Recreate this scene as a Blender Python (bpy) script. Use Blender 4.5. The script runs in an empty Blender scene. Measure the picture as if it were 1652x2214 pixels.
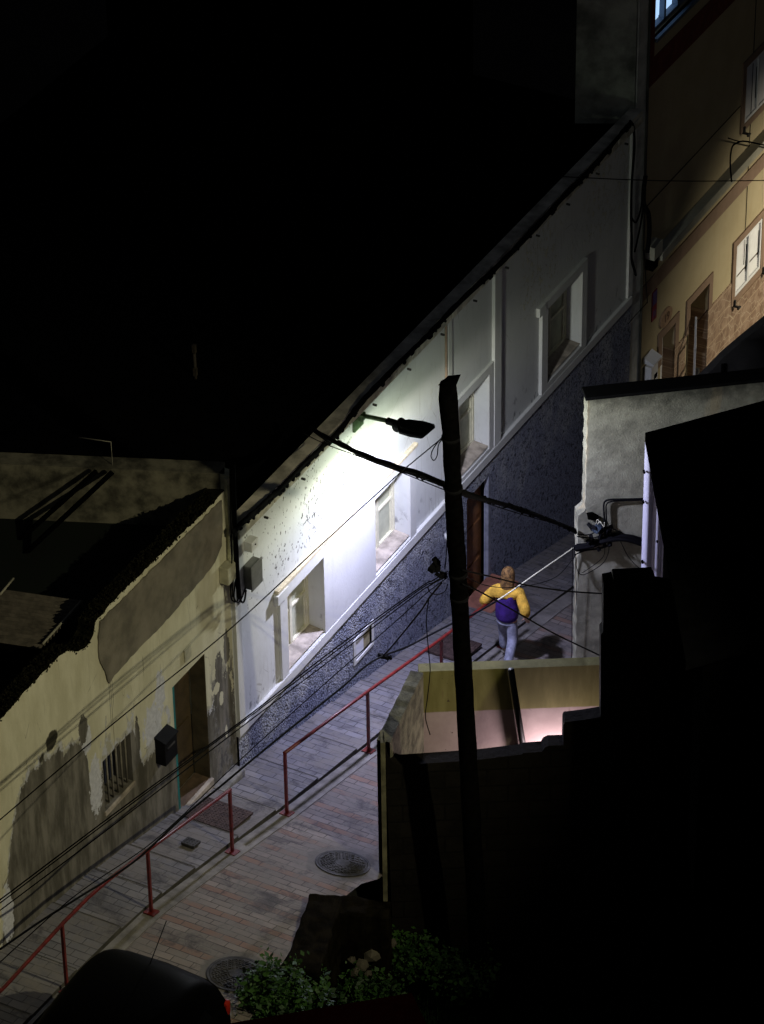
import bpy, bmesh, math, random
from math import sin, cos, radians, pi, atan2, sqrt
from mathutils import Vector as V, Matrix
random.seed(7)
sc = bpy.context.scene
C = sc.collection

# ------------------------------------------------------------------ camera
# world: facades of the street lie in the plane X=0, street runs along +Y (downhill), Z up, metres
FPX, PITCH, ROLL, AZ = 8500.0, radians(35.35), radians(-0.93), radians(28.95)
PCX, PCY = 826.0, 1106.5
HD = V((-sin(AZ), cos(AZ), 0)); R0 = V((cos(AZ), sin(AZ), 0)); ZZ = V((0, 0, 1))
FW = HD*cos(PITCH) - ZZ*sin(PITCH); UP = HD*sin(PITCH) + ZZ*cos(PITCH)
RT = R0*cos(ROLL) + UP*sin(ROLL); U2 = UP*cos(ROLL) - R0*sin(ROLL)
CAM = V((20.1775, -32.0800, 31.0344))
cam_d = bpy.data.cameras.new('camera'); cam = bpy.data.objects.new('camera', cam_d); C.objects.link(cam)
m = Matrix((RT, U2, -FW)).transposed().to_4x4(); m.translation = CAM
cam.matrix_world = m
cam_d.sensor_fit = 'HORIZONTAL'; cam_d.sensor_width = 36.0; cam_d.lens = FPX/1652*36
cam_d.clip_start = 0.5; cam_d.clip_end = 3000
sc.camera = cam

# ------------------------------------------------------------------ night sky, exposure
w = bpy.data.worlds.new("World"); sc.world = w; w.use_nodes = True
wn = w.node_tree; sky = wn.nodes.new('ShaderNodeTexSky'); sky.sky_type = 'NISHITA'; sky.sun_disc = False
sky.sun_elevation = radians(-2.2); sky.sun_rotation = radians(150)
wn.links.new(sky.outputs[0], wn.nodes['Background'].inputs[0]); wn.nodes['Background'].inputs[1].default_value = 0.15
sc.view_settings.view_transform = 'Standard'; sc.view_settings.look = 'None'
sc.view_settings.exposure = 0.0; sc.view_settings.gamma = 1.0
sc.render.engine = 'CYCLES'
try:
    sc.cycles.use_denoising = True; sc.cycles.max_bounces = 6; sc.cycles.sample_clamp_indirect = 3
except Exception: pass
MAIN_W, ORANGE_W, WARM_W, YARD_W = 1350.0, 2900.0, 4000.0, 70.0

# ------------------------------------------------------------------ geometry helpers
def ray(x, y): return FW*FPX + RT*(x-PCX) - U2*(y-PCY)
def onX(x, y, X=0.0): d = ray(x, y); return CAM + d*((X-CAM.x)/d.x)
def onZ(x, y, Z=0.0): d = ray(x, y); return CAM + d*((Z-CAM.z)/d.z)
def dv(az): a = radians(az); return HD*cos(a) + R0*sin(a)
def onP(x, y, P0, az):
    n = dv(az).cross(ZZ); d = ray(x, y); return CAM + d*((V(P0)-CAM).dot(n)/d.dot(n))
S_ = 1652/2866
G = [(-40, 8), (-14, 1.7), (-8, 1.22), (-6.1, 1.13), (-4.95, 1.05), (-3.14, .83), (-1.33, .37), (0, 0), (2.1, -.51),
     (4.1, -.99), (7.56, -1.8), (10, -2.5), (14, -3.7), (30, -8), (60, -15)]
def g(y):
    if y <= G[0][0]: return G[0][1]
    for (a, b), (c, d) in zip(G, G[1:]):
        if y <= c: return b + (d-b)*(y-a)/(c-a)
    return G[-1][1]
WL = {}
class MB:
    def __init__(s): s.v = []; s.f = []; s.m = []; s.mi = 0; s.sm = []
    def add(s, vs, fs, smooth=False):
        o = len(s.v); s.v += [V(p) for p in vs]
        for f in fs: s.f.append([o+i for i in f]); s.m.append(s.mi); s.sm.append(smooth)
        return s
    def quad(s, *p): return s.add(p, [list(range(len(p)))])
    def box(s, x0, x1, y0, y1, z0, z1):
        return s.obox((x0, y0, z0), (x1-x0, 0, 0), (0, y1-y0, 0), (0, 0, z1-z0))
    def obox(s, o, a, b, c):
        o, a, b, c = V(o), V(a), V(b), V(c)
        vs = [o, o+a, o+a+b, o+b, o+c, o+a+c, o+a+b+c, o+b+c]
        fs = [(0, 3, 2, 1), (4, 5, 6, 7), (0, 1, 5, 4), (1, 2, 6, 5), (2, 3, 7, 6), (3, 0, 4, 7)]
        if a.cross(b).dot(c) < 0: fs = [f[::-1] for f in fs]
        return s.add(vs, fs)
    def cbox(s, c, sx, sy, sz, rot=None):
        c = V(c); R = rot or Matrix.Identity(3)
        a, b, d = R@V((sx, 0, 0)), R@V((0, sy, 0)), R@V((0, 0, sz))
        return s.obox(c-(a+b+d)/2, a, b, d)
    def prism(s, pts, vec):
        pts = [V(p) for p in pts]; vec = V(vec); n = len(pts)
        nn = V((0, 0, 0))
        for i in range(n): nn += (pts[i]-pts[0]).cross(pts[(i+1) % n]-pts[0])
        if nn.dot(vec) > 0: pts = pts[::-1]
        fs = [list(range(n)), [n+i for i in range(n)][::-1]]
        for i in range(n): j = (i+1) % n; fs.append([j, i, n+i, n+j])
        return s.add(pts+[p+vec for p in pts], fs)
    def tube(s, pts, r, n=8, caps=True):
        pts = [V(p) for p in pts]; rs = r if isinstance(r, (list, tuple)) else [r]*len(pts)
        vs = []; fs = []; N = len(pts); pu = None
        for i, p in enumerate(pts):
            t = (pts[min(i+1, N-1)]-pts[max(i-1, 0)])
            if t.length < 1e-9: t = V((0, 0, 1))
            t.normalize()
            u = (pu - t*pu.dot(t)) if pu else t.orthogonal()
            if u.length < 1e-6: u = t.orthogonal()
            u.normalize(); pu = u; q = t.cross(u)
            for k in range(n):
                a = 2*pi*k/n; vs.append(p+(u*cos(a)+q*sin(a))*rs[i])
        for i in range(N-1):
            for k in range(n):
                l = (k+1) % n; fs.append((i*n+k, i*n+l, (i+1)*n+l, (i+1)*n+k))
        if caps: fs.append([k for k in range(n)][::-1]); fs.append([(N-1)*n+k for k in range(n)])
        return s.add(vs, fs, True)
    def lathe(s, c, prof, n=24):
        c = V(c); vs = []; fs = []
        for r, z in prof:
            for k in range(n): a = 2*pi*k/n; vs.append(c+V((r*cos(a), r*sin(a), z)))
        for i in range(len(prof)-1):
            for k in range(n):
                l = (k+1) % n; fs.append((i*n+k, i*n+l, (i+1)*n+l, (i+1)*n+k))
        fs.append([k for k in range(n)][::-1]); fs.append([(len(prof)-1)*n+k for k in range(n)])
        return s.add(vs, fs)
    def build(s, name, mat, parent=None, local=False, bevel=0, loc=None):
        me = bpy.data.meshes.new(name)
        off = V((0, 0, 0))
        if not local:
            if parent is not None: off = WL.get(parent.name, V((0, 0, 0)))
            elif loc is not None: off = V(loc)
        me.from_pydata([tuple(p-off) for p in s.v], [], s.f)
        mats = mat if isinstance(mat, list) else [mat]
        for q in mats: me.materials.append(q)
        for p, mi, sm in zip(me.polygons, s.m, s.sm): p.material_index = mi; p.use_smooth = sm
        me.update()
        o = bpy.data.objects.new(name, me); C.objects.link(o)
        if parent is not None: o.parent = parent; WL[o.name] = off
        elif loc is not None and not local: o.location = V(loc); WL[o.name] = V(loc)
        elif loc is not None: o.location = V(loc)
        if bevel:
            b = o.modifiers.new('bevel', 'BEVEL'); b.width = bevel; b.segments = 2; b.limit_method = 'ANGLE'
        return o
def tag(o, label=None, cat=None, group=None, kind=None):
    if label: o['label'] = label
    if cat: o['category'] = cat
    if group: o['group'] = group
    if kind: o['kind'] = kind
    return o
def thing(name, label, cat, loc=(0, 0, 0), group=None, rot=None):
    o = bpy.data.objects.new(name, None); C.objects.link(o); o.location = V(loc); WL[o.name] = V(loc)
    if rot: o.rotation_euler = rot
    return tag(o, label, cat, group)
def B(*a, **k): m_ = MB(); m_.box(*a); return m_

# ------------------------------------------------------------------ material helpers
class NT:
    def __init__(s, name, rough=.85, spec=.3, metal=0):
        s.m = bpy.data.materials.new(name); s.m.use_nodes = True; s.t = s.m.node_tree
        s.b = s.t.nodes['Principled BSDF']; s.b.inputs['Roughness'].default_value = rough
        s.b.inputs['Specular IOR Level'].default_value = spec; s.b.inputs['Metallic'].default_value = metal
        s.geo = s.t.nodes.new('ShaderNodeNewGeometry'); s.pos = s.geo.outputs['Position']
    def nd(s, ty, **k):
        n = s.t.nodes.new(ty)
        for a, b in k.items(): setattr(n, a, b)
        return n
    def set(s, n, i, v):
        if hasattr(v, 'is_output') or isinstance(v, bpy.types.NodeSocket): s.t.links.new(v, n.inputs[i])
        else: n.inputs[i].default_value = v
    def scale(s, sc3, src=None):
        n = s.nd('ShaderNodeMapping'); s.set(n, 0, src or s.pos); n.inputs['Scale'].default_value = sc3; return n.outputs[0]
    def noise(s, sc, det=4, vec=None, rough=.6, dist=0):
        n = s.nd('ShaderNodeTexNoise'); s.set(n, 'Vector', vec or s.pos); n.inputs['Scale'].default_value = sc
        n.inputs['Detail'].default_value = det; n.inputs['Roughness'].default_value = rough; n.inputs['Distortion'].default_value = dist
        return n.outputs[0]
    def vor(s, sc, vec=None, feat='F1', out=0, rnd=1):
        n = s.nd('ShaderNodeTexVoronoi', feature=feat); s.set(n, 'Vector', vec or s.pos); n.inputs['Scale'].default_value = sc
        n.inputs['Randomness'].default_value = rnd
        return n.outputs[out]
    def math(s, op, a, b=0.0, clamp=False):
        n = s.nd('ShaderNodeMath', operation=op, use_clamp=clamp); s.set(n, 0, a); s.set(n, 1, b); return n.outputs[0]
    def step(s, v, lo, hi):
        n = s.nd('ShaderNodeMapRange', interpolation_type='SMOOTHSTEP'); s.set(n, 0, v); n.inputs[1].default_value = lo; n.inputs[2].default_value = hi
        return n.outputs[0]
    def mix(s, f, a, b, blend='MIX'):
        n = s.nd('ShaderNodeMix', data_type='RGBA', blend_type=blend)
        s.set(n, 0, f)
        for i, v in ((6, a), (7, b)):
            if isinstance(v, (tuple, list)): n.inputs[i].default_value = (*v[:3], 1)
            else: s.t.links.new(v, n.inputs[i])
        return n.outputs[2]
    def sep(s, v=None):
        n = s.nd('ShaderNodeSeparateXYZ'); s.set(n, 0, v or s.pos); return n.outputs
    def color(s, c):
        if isinstance(c, (tuple, list)): s.b.inputs['Base Color'].default_value = (*c[:3], 1)
        else: s.t.links.new(c, s.b.inputs['Base Color'])
    def bump(s, h, strength=.4, dist=.01):
        n = s.nd('ShaderNodeBump'); n.inputs['Strength'].default_value = strength; n.inputs['Distance'].default_value = dist
        s.set(n, 'Height', h); s.t.links.new(n.outputs[0], s.b.inputs['Normal'])
def plain(name, c, rough=.8, var=.25, sc=6, bump=.0, metal=0, spec=.3, fine=40):
    n = NT(name, rough, spec, metal)
    a = n.noise(sc, 5); c2 = tuple(x*(1-var) for x in c); c3 = tuple(min(1, x*(1+var*.6)) for x in c)
    n.color(n.mix(n.step(a, .3, .7), c2, c3))
    if bump: n.bump(n.noise(fine, 4), bump, .01)
    return n.m
def emis(name, c, s):
    m_ = bpy.data.materials.new(name); m_.use_nodes = True; b = m_.node_tree.nodes['Principled BSDF']
    b.inputs['Base Color'].default_value = (*c, 1); b.inputs['Emission Color'].default_value = (*c, 1); b.inputs['Emission Strength'].default_value = s
    return m_

# --- white plaster of the long house: paint chips and blisters
def mk_white(name, chips=True, base=(.66, .67, .66)):
    n = NT(name, .75, .25)
    X, Y, Z = n.sep()
    lo = n.noise(1.1, 4); streak = n.noise(3, 4, n.scale((1, 3.5, .35)))
    col = n.mix(n.step(lo, .3, .75), tuple(x*.9 for x in base), base)
    col = n.mix(n.math('MULTIPLY', n.step(streak, .52, .8), .35), col, tuple(x*.72 for x in base))
    grime = n.math('MULTIPLY', n.step(n.noise(7, 5), .55, .75), .18)
    col = n.mix(grime, col, (.35, .33, .28))
    if chips:
        zone = n.noise(.9, 2, n.scale((1, 1, .7)))
        up = n.step(Z, 1.95, 2.35)
        left = n.math('SUBTRACT', 1.0, n.step(Y, 3.2, 4.6))
        c1 = n.noise(15, 4, n.scale((1, 1.5, .75)), .6, .3)
        thr = n.math('SUBTRACT', c1, n.math('MULTIPLY', n.math('SUBTRACT', .56, zone), .4))
        mask = n.math('MULTIPLY', n.step(thr, .60, .612), n.math('MULTIPLY', up, left))
        col = n.mix(mask, col, (.07, .065, .06))
        # lone flakes further along, pale with a dark rim
        z2 = n.math('MULTIPLY', n.step(n.noise(.55, 3, n.scale((1, 1, .25))), .5, .62), n.step(Y, 3.8, 4.6))
        f1 = n.noise(11, 4, n.scale((1, 1.2, .8)), .6, .5)
        m2 = n.math('MULTIPLY', n.step(f1, .575, .60), n.math('MULTIPLY', z2, up))
        rim = n.math('MULTIPLY', n.math('MULTIPLY', n.step(f1, .555, .575), n.math('SUBTRACT', 1.0, n.step(f1, .575, .59))), n.math('MULTIPLY', z2, up))
        col = n.mix(m2, col, (.62, .6, .48)); col = n.mix(n.math('MULTIPLY', rim, .8), col, (.2, .19, .17))
        dr = n.math('MULTIPLY', n.step(n.noise(7, 5, n.scale((1, 4, .12)), .65), .56, .68), n.step(n.noise(.8, 2), .42, .6)); col = n.mix(n.math('MULTIPLY', dr, .38), col, (.30, .28, .22))
        ck = n.vor(1.7, n.scale((1, 1.5, .6)), 'DISTANCE_TO_EDGE'); col = n.mix(n.math('MULTIPLY', n.step(n.math('ADD', ck, n.math('MULTIPLY', n.noise(9, 3), .02)), .018, .011), n.math('MULTIPLY', n.step(n.noise(1.3, 3), .5, .6), .5)), col, (.22, .2, .17))
        sp_ = n.math('MULTIPLY', n.step(n.noise(48, 2), .71, .74), n.step(n.noise(2, 3), .45, .65)); col = n.mix(n.math('MULTIPLY', sp_, .8), col, (.14, .13, .11))
        # damp stains just above the base band
        st = n.math('MULTIPLY', n.step(n.noise(5, 5, n.scale((1, 1.4, .8))), .56, .66), n.math('SUBTRACT', 1.0, n.step(Z, .75, 1.15)))
        col = n.mix(n.math('MULTIPLY', st, .8), col, (.16, .16, .17))
        h = n.math('ADD', n.math('MULTIPLY', mask, -1.0), n.math('MULTIPLY', m2, 1.4))
        h = n.math('ADD', h, n.math('MULTIPLY', n.noise(30, 3), .25))
        n.bump(h, .5, .012)
    else: n.bump(n.noise(35, 4), .25, .008)
    n.color(col); return n.m
white = mk_white('white_plaster'); trimw = mk_white('white_trim', False, (.66, .66, .64)); 
trim_cream = plain('cream_edge', (.6, .52, .36), .8, .25, 14, .2)
def mk_stucco():
    n = NT('rough_stucco', .95, .15); X, Y, Z = n.sep()
    top = n.noise(1.7, 6, n.scale((1, 1.3, .75)), .62)
    a = n.step(n.math('ADD', top, n.math('MULTIPLY', Z, .12)), .40, .68)
    col = n.mix(a, (.29, .31, .40), (.50, .51, .55))
    pit = n.noise(19, 6, None, .68); col = n.mix(n.step(pit, .5, .34), col, (.035, .037, .05))
    col = n.mix(n.math('MULTIPLY', n.step(n.noise(60, 2), .66, .74), .4), col, (.5, .48, .46))
    vs_ = n.vor(42, n.scale((1, 1, .8))); col = n.mix(n.math('MULTIPLY', n.step(vs_, .34, .12), .35), col, (.60, .60, .62)); col = n.mix(n.math('MULTIPLY', n.step(vs_, .52, .8), .45), col, (.07, .075, .10))
    n.color(col)
    h = n.math('ADD', n.math('MULTIPLY', pit, .7), n.math('MULTIPLY', vs_, -1.0)); n.bump(h, 1.0, .045); return n.m
stucco = mk_stucco()
def mk_cream():
    n = NT('peeling_cream_plaster', .9, .15); X, Y, Z = n.sep()
    fc = n.nd('ShaderNodeFloatCurve'); t = n.math('MULTIPLY', n.math('ADD', Y, 6.5), 1/7.2); n.set(fc, 1, t)
    pts = [(-6.5, 0), (-5.3, .2), (-4.75, 1.0), (-4.6, 1.45), (-4.42, 2.24), (-4.2, 2.8), (-4.05, 3.03), (-3.6, 3.05), (-3.2, 2.9), (-2.95, 2.8), (-2.8, 2.72),
           (-2.74, 2.6), (-2.71, 1.75), (-2.55, 1.72), (-2.46, 2.1), (-2.1, 2.2), (-1.75, 2.15), (-1.68, 1.85), (-1.55, 1.5), (-1.3, 1.55), (-1.05, 1.35), (-.86, 1.35), (-.4, 1.3), (-.1, 1.25), (.1, 1.2), (.7, .9)]
    cu = fc.mapping.curves[0]
    for i, (y, z) in enumerate(pts):
        p = ((y+6.5)/7.2, z/4)
        if i == 0: cu.points[0].location = p
        elif i == len(pts)-1: cu.points[-1].location = p
        else: cu.points.new(*p)
    for p in cu.points: p.handle_type = 'VECTOR'
    fc.mapping.update()
    line = n.math('MULTIPLY', fc.outputs[0], 4.0)
    dist = n.math('SUBTRACT', n.math('ADD', Z, n.math('MULTIPLY', n.math('SUBTRACT', n.noise(4.5, 8, n.scale((1, 1.3, .7)), .7), .5), .75)), line)
    lo = n.noise(2.2, 5, n.scale((1, 1.5, .5)))
    cream = n.mix(n.step(lo, .3, .75), (.52, .49, .35), (.67, .64, .49))
    cream = n.mix(n.math('MULTIPLY', n.step(n.noise(6, 5, n.scale((1, 3, .25))), .55, .8), .4), cream, (.3, .27, .17))
    under = n.mix(n.step(n.noise(9, 4), .4, .6), (.52, .52, .56), (.40, .38, .30))
    cem = n.mix(n.step(n.noise(2.4, 7, n.scale((1, 2.2, .45)), .65), .36, .68), (.085, .078, .062), (.215, .198, .17))
    pa = n.math('MULTIPLY', n.math('MULTIPLY', n.step(Y, -2.9, -2.6), n.math('SUBTRACT', 1.0, n.step(Y, -1.0, -.8))), .55)
    ub = n.math('ADD', .11, n.math('MULTIPLY', pa, n.step(n.noise(2.1, 6, n.scale((1, 1.6, .5)), .6), .45, .62)))
    col = n.mix(n.step(n.math('SUBTRACT', dist, ub), 0, .02), under, cream)
    col = n.mix(n.step(dist, .03, -.0), col, cem)
    # flaked corner beside the door
    fl = n.math('MULTIPLY', n.step(n.noise(7, 7, n.scale((1, 1.6, .7)), .65), .47, .49), n.math('MULTIPLY', n.step(Y, -.02, .06), n.math('SUBTRACT', 1.0, n.step(Z, 1.5, 2.0))))
    col = n.mix(fl, col, n.mix(n.step(n.noise(12, 4), .4, .6), (.11, .105, .1), (.19, .18, .165)))
    def blob(hy, hz, ry, rz, amp=.9):
        u = n.math('MULTIPLY', n.math('ADD', Y, -hy), 1/ry); v = n.math('MULTIPLY', n.math('ADD', Z, -hz), 1/rz)
        d_ = n.math('ADD', n.math('MULTIPLY', u, u), n.math('MULTIPLY', v, v))
        return n.step(n.math('ADD', d_, n.math('MULTIPLY', n.math('SUBTRACT', wob, .5), amp*4)), 1.05, .95)
    wob = n.noise(8, 7, n.scale((1, 1.4, .8)), .7)
    lav = n.mix(n.step(n.noise(16, 5), .35, .65), (.50, .50, .54), (.62, .62, .66))
    for b_ in ((-1.12, 2.32, .11, .30), (-1.32, 1.92, .20, .36), (-2.60, 1.98, .13, .42), (-2.72, 2.75, .10, .22), (-4.55, 1.5, .12, .4)): col = n.mix(blob(*b_), col, lav)
    for b_ in ((-2.78, 2.93, .10, .20), (-1.66, 2.02, .05, .30), (.22, 1.72, .09, .30), (.42, 1.95, .07, .25), (.3, 1.2, .22, .4)): col = n.mix(blob(*b_), col, cem)
    for b_ in ((.25, 1.28, .05, .10), (.33, .7, .03, .09), (.15, 1.5, .07, .08)): col = n.mix(blob(*b_), col, cream)
    for hy, z0, z1 in ((-2.19, 2.45, 3.25), (-2.155, 2.2, 3.25), (-2.12, 2.7, 3.25), (-1.45, 2.7, 3.1)):
        dl = n.math('ABSOLUTE', n.math('ADD', n.math('ADD', Y, -hy), n.math('MULTIPLY', n.math('SUBTRACT', n.noise(3, 3), .5), .03)))
        k_ = n.math('MULTIPLY', n.step(dl, .009, .003), n.math('MULTIPLY', n.step(Z, z0, z0+.2), n.step(Z, z1, z1-.05))); col = n.mix(n.math('MULTIPLY', k_, .7), col, (.12, .10, .07))
    # few holes and the dark stain top left
    for (hy, hz, r) in ((-3.42, 3.22, .12), (-3.65, 3.12, .05)):
        cb = n.nd('ShaderNodeCombineXYZ'); cb.inputs[1].default_value = hy; cb.inputs[2].default_value = hz
        d = n.nd('ShaderNodeVectorMath', operation='DISTANCE'); n.set(d, 0, n.pos); n.set(d, 1, cb.outputs[0])
        mk = n.step(n.math('ADD', d.outputs['Value'], n.math('MULTIPLY', n.noise(14, 3), .1)), r+.07, r+.04)
        col = n.mix(mk, col, (.05, .045, .03))
    cr = n.vor(2.2, n.scale((1, 1.8, .4)), 'DISTANCE_TO_EDGE'); col = n.mix(n.math('MULTIPLY', n.step(cr, .008, .002), n.math('MULTIPLY', n.step(n.noise(1.7, 3), .55, .6), .7)), col, (.15, .13, .09))
    n.color(col)
    n.bump(n.math('ADD', n.math('MULTIPLY', n.step(dist, 0, .05), .8), n.math('MULTIPLY', n.noise(30, 4), .3)), .5, .015); return n.m
cream = mk_cream()
cement = plain('grey_brown_cement', (.185, .165, .13), .95, .35, 2.5, .35)
pale_side = plain('weathered_pale_wall', (.30, .31, .27), .9, .55, 2.2, .3)
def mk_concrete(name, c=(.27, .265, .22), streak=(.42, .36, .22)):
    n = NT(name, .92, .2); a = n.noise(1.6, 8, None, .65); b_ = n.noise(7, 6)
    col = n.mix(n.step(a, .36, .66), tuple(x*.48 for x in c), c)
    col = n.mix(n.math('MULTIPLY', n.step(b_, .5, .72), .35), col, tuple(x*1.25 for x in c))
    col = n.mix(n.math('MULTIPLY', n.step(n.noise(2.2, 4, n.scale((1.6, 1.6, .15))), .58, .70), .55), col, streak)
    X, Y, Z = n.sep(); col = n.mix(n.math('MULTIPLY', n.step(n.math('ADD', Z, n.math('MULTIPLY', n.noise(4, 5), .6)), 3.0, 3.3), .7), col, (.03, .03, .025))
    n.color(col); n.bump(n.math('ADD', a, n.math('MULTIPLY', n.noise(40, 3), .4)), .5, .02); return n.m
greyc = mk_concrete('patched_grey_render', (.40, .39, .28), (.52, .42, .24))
black_cap = plain('black_coping', (.006, .006, .006), .95, spec=.05)
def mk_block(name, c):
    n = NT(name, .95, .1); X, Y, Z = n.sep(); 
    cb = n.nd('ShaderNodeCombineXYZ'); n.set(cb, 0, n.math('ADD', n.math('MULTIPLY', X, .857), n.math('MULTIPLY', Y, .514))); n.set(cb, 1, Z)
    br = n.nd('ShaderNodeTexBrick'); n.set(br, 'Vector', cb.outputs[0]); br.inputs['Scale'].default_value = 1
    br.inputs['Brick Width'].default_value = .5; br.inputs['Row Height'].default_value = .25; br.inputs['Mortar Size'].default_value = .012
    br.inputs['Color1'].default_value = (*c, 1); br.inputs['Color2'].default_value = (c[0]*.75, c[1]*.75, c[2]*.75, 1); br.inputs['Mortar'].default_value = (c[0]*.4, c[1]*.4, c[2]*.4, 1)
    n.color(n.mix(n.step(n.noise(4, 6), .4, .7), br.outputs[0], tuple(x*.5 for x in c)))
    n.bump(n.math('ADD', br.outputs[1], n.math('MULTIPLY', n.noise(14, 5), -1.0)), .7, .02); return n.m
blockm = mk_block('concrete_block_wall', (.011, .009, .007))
dark = plain('near_black_render', (.0018, .0017, .0016), .98, spec=.0)  # near-black base colour for dark house walls and small dark parts
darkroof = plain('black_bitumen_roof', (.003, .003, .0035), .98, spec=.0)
redroof = plain('dark_red_roof_paint', (.11, .006, .004), .95, spec=.02)
def mk_orange():
    n = NT('ochre_plaster', .88, .2)
    a = n.noise(1.5, 4); col = n.mix(n.step(a, .3, .7), (.385, .325, .205), (.435, .37, .24))
    n.color(n.mix(n.math('MULTIPLY', n.step(n.noise(4, 4, n.scale((1, 2, .2))), .55, .8), .3), col, (.36, .24, .12)))
    n.bump(n.noise(60, 3), .3, .006); return n.m
ochre = mk_orange(); brown = plain('brown_band_paint', (.235, .16, .115), .85, .12, 3, .2, fine=60)
redband = plain('oxblood_band_paint', (.14, .03, .018), .85)
def mk_tile():
    n = NT('crazy_stone_tile', .55, .4); X, Y, Z = n.sep()
    cb = n.nd('ShaderNodeCombineXYZ'); n.set(cb, 0, Y); n.set(cb, 1, Z)
    sp = cb.outputs[0]
    e = n.vor(6.0, sp, 'DISTANCE_TO_EDGE'); cell = n.vor(6.0, sp, 'F1', 1)
    base = n.mix(n.step(n.noise(5, 6, sp), .35, .7), (.17, .105, .07), (.36, .26, .19))
    base = n.mix(n.math('MULTIPLY', n.sep(cell)[0], .45), base, (.30, .21, .15))
    col = n.mix(n.step(e, .035, .012), base, (.44, .35, .26))
    br = n.nd('ShaderNodeTexBrick'); n.set(br, 'Vector', sp); br.offset = 0; br.inputs['Scale'].default_value = 1
    br.inputs['Brick Width'].default_value = 50; br.inputs['Row Height'].default_value = .33; br.inputs['Mortar Size'].default_value = .008
    col = n.mix(br.outputs[1], col, (.45, .34, .24))
    n.color(col); n.bump(n.step(e, 0, .04), .4, .008); return n.m
tile = mk_tile()
def mk_paver(name, red, bw, rh, slope=0.0, c1=(.26, .22, .19), c2=(.19, .163, .14), holes=()):
    n = NT(name, .85, .3); X, Y, Z = n.sep()
    cb = n.nd('ShaderNodeCombineXYZ'); n.set(cb, 0, n.math('ADD', X, n.math('MULTIPLY', n.noise(1.2, 2), .02))); n.set(cb, 1, n.math('ADD', Y, n.math('MULTIPLY', n.noise(.9, 2), .05)))
    br = n.nd('ShaderNodeTexBrick'); n.set(br, 'Vector', cb.outputs[0]); br.inputs['Scale'].default_value = 1; br.offset = .5
    br.inputs['Brick Width'].default_value = bw; br.inputs['Row Height'].default_value = rh; br.inputs['Mortar Size'].default_value = .006; br.inputs['Mortar Smooth'].default_value = .3
    br.inputs['Bias'].default_value = -.1
    br.inputs['Color1'].default_value = (*c1, 1); br.inputs['Color2'].default_value = (*c2, 1); br.inputs['Mortar'].default_value = (*[x*.33 for x in c2], 1)
    col = br.outputs[0]
    vy = n.math('MULTIPLY', n.sep(cb.outputs[0])[1], 1/rh); fr_ = n.math('FRACT', vy); ln = n.math('MINIMUM', fr_, n.math('SUBTRACT', 1.0, fr_)); lm = n.math('MULTIPLY', n.step(ln, .11, .03), n.step(n.noise(4, 4), .35, .6)); col = n.mix(n.math('MULTIPLY', lm, .8), col, (.03, .026, .03))
    rid = n.math('FLOOR', vy); rv = n.nd('ShaderNodeTexWhiteNoise', noise_dimensions='1D'); n.set(rv, 'W', rid); col = n.mix(n.math('MULTIPLY', rv.outputs[0], .5), col, (.075, .066, .066))
    tone = n.noise(6, 3); col = n.mix(n.math('MULTIPLY', n.step(tone, .45, .7), .35), col, (.25, .23, .215))
    if red:
        row = n.math('FLOOR', n.math('MULTIPLY', n.sep(cb.outputs[0])[1], 1/rh)); r4 = n.math('MODULO', n.math('ADD', row, 4000.0), 4.0)
        isr = n.math('LESS_THAN', r4, .5); isr = n.math('MULTIPLY', isr, n.math('SUBTRACT', 1.0, br.outputs[1]))
        isr = n.math('MULTIPLY', isr, n.step(n.noise(3, 3), .22, .42))
        col = n.mix(n.math('MULTIPLY', isr, .9), col, (.215, .13, .095))
    # worn cement smear hiding the joints
    wr = n.noise(1.5, 8, None, .68); col = n.mix(n.math('MULTIPLY', n.step(wr, .44, .62), .8), col, (.165, .148, .132))
    for (hx, hy, r) in holes:
        cc = n.nd('ShaderNodeCombineXYZ'); cc.inputs[0].default_value = hx; cc.inputs[1].default_value = hy
        c0 = n.nd('ShaderNodeCombineXYZ'); n.set(c0, 0, X); n.set(c0, 1, Y)
        d = n.nd('ShaderNodeVectorMath', operation='DISTANCE'); n.set(d, 0, c0.outputs[0]); n.set(d, 1, cc.outputs[0])
        col = n.mix(n.step(n.math('ADD', d.outputs['Value'], n.math('MULTIPLY', n.noise(5, 4), .2)), r+.16, r+.1), col, n.mix(n.noise(9, 4), (.10, .093, .085), (.17, .155, .14)))
    st = n.noise(2.2, 7, None, .72, .6); col = n.mix(n.math('MULTIPLY', n.step(st, .5, .68), .75), col, (.045, .042, .045))
    gr = n.noise(140, 2); col = n.mix(n.math('MULTIPLY', n.step(gr, .55, .75), .25), col, (.32, .30, .28))
    n.color(col)
    n.bump(n.math('ADD', n.math('MULTIPLY', br.outputs[1], -1.0), n.math('MULTIPLY', n.noise(90, 3), .5)), .5, .008); return n.m
street_m = mk_paver('street_pavers', True, .26, .112, holes=((2.2, -.7, .42), (2.46, -3.66, .40)))
walk_m = mk_paver('sidewalk_pavers', False, .24, .125, c1=(.21, .20, .205), c2=(.15, .145, .155))
kerb_m = plain('worn_kerb_concrete', (.20, .185, .165), .9, .4, 4, .4)
kerbside_m = plain('shade_dark_concrete', (.065, .06, .05), .95, .4, 6, .4)  # shade of the unlit sidewalk side put into the colour; also step joints
soil = plain('dark_soil', (.03, .026, .018), 1, .5, 3, .5)
hill_m = plain('hillside_earth', (.012, .012, .01), 1, .5, .2)
iron = plain('cast_iron', (.055, .052, .05), .7, .5, 9, .3, .3); 
rust = plain('rusty_tread_plate', (.07, .045, .038), .75, .5, 18, .9, .3)
red_paint = plain('red_gloss_paint', (.14, .011, .009), .4, .45, 14, .15, 0, .5)
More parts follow.
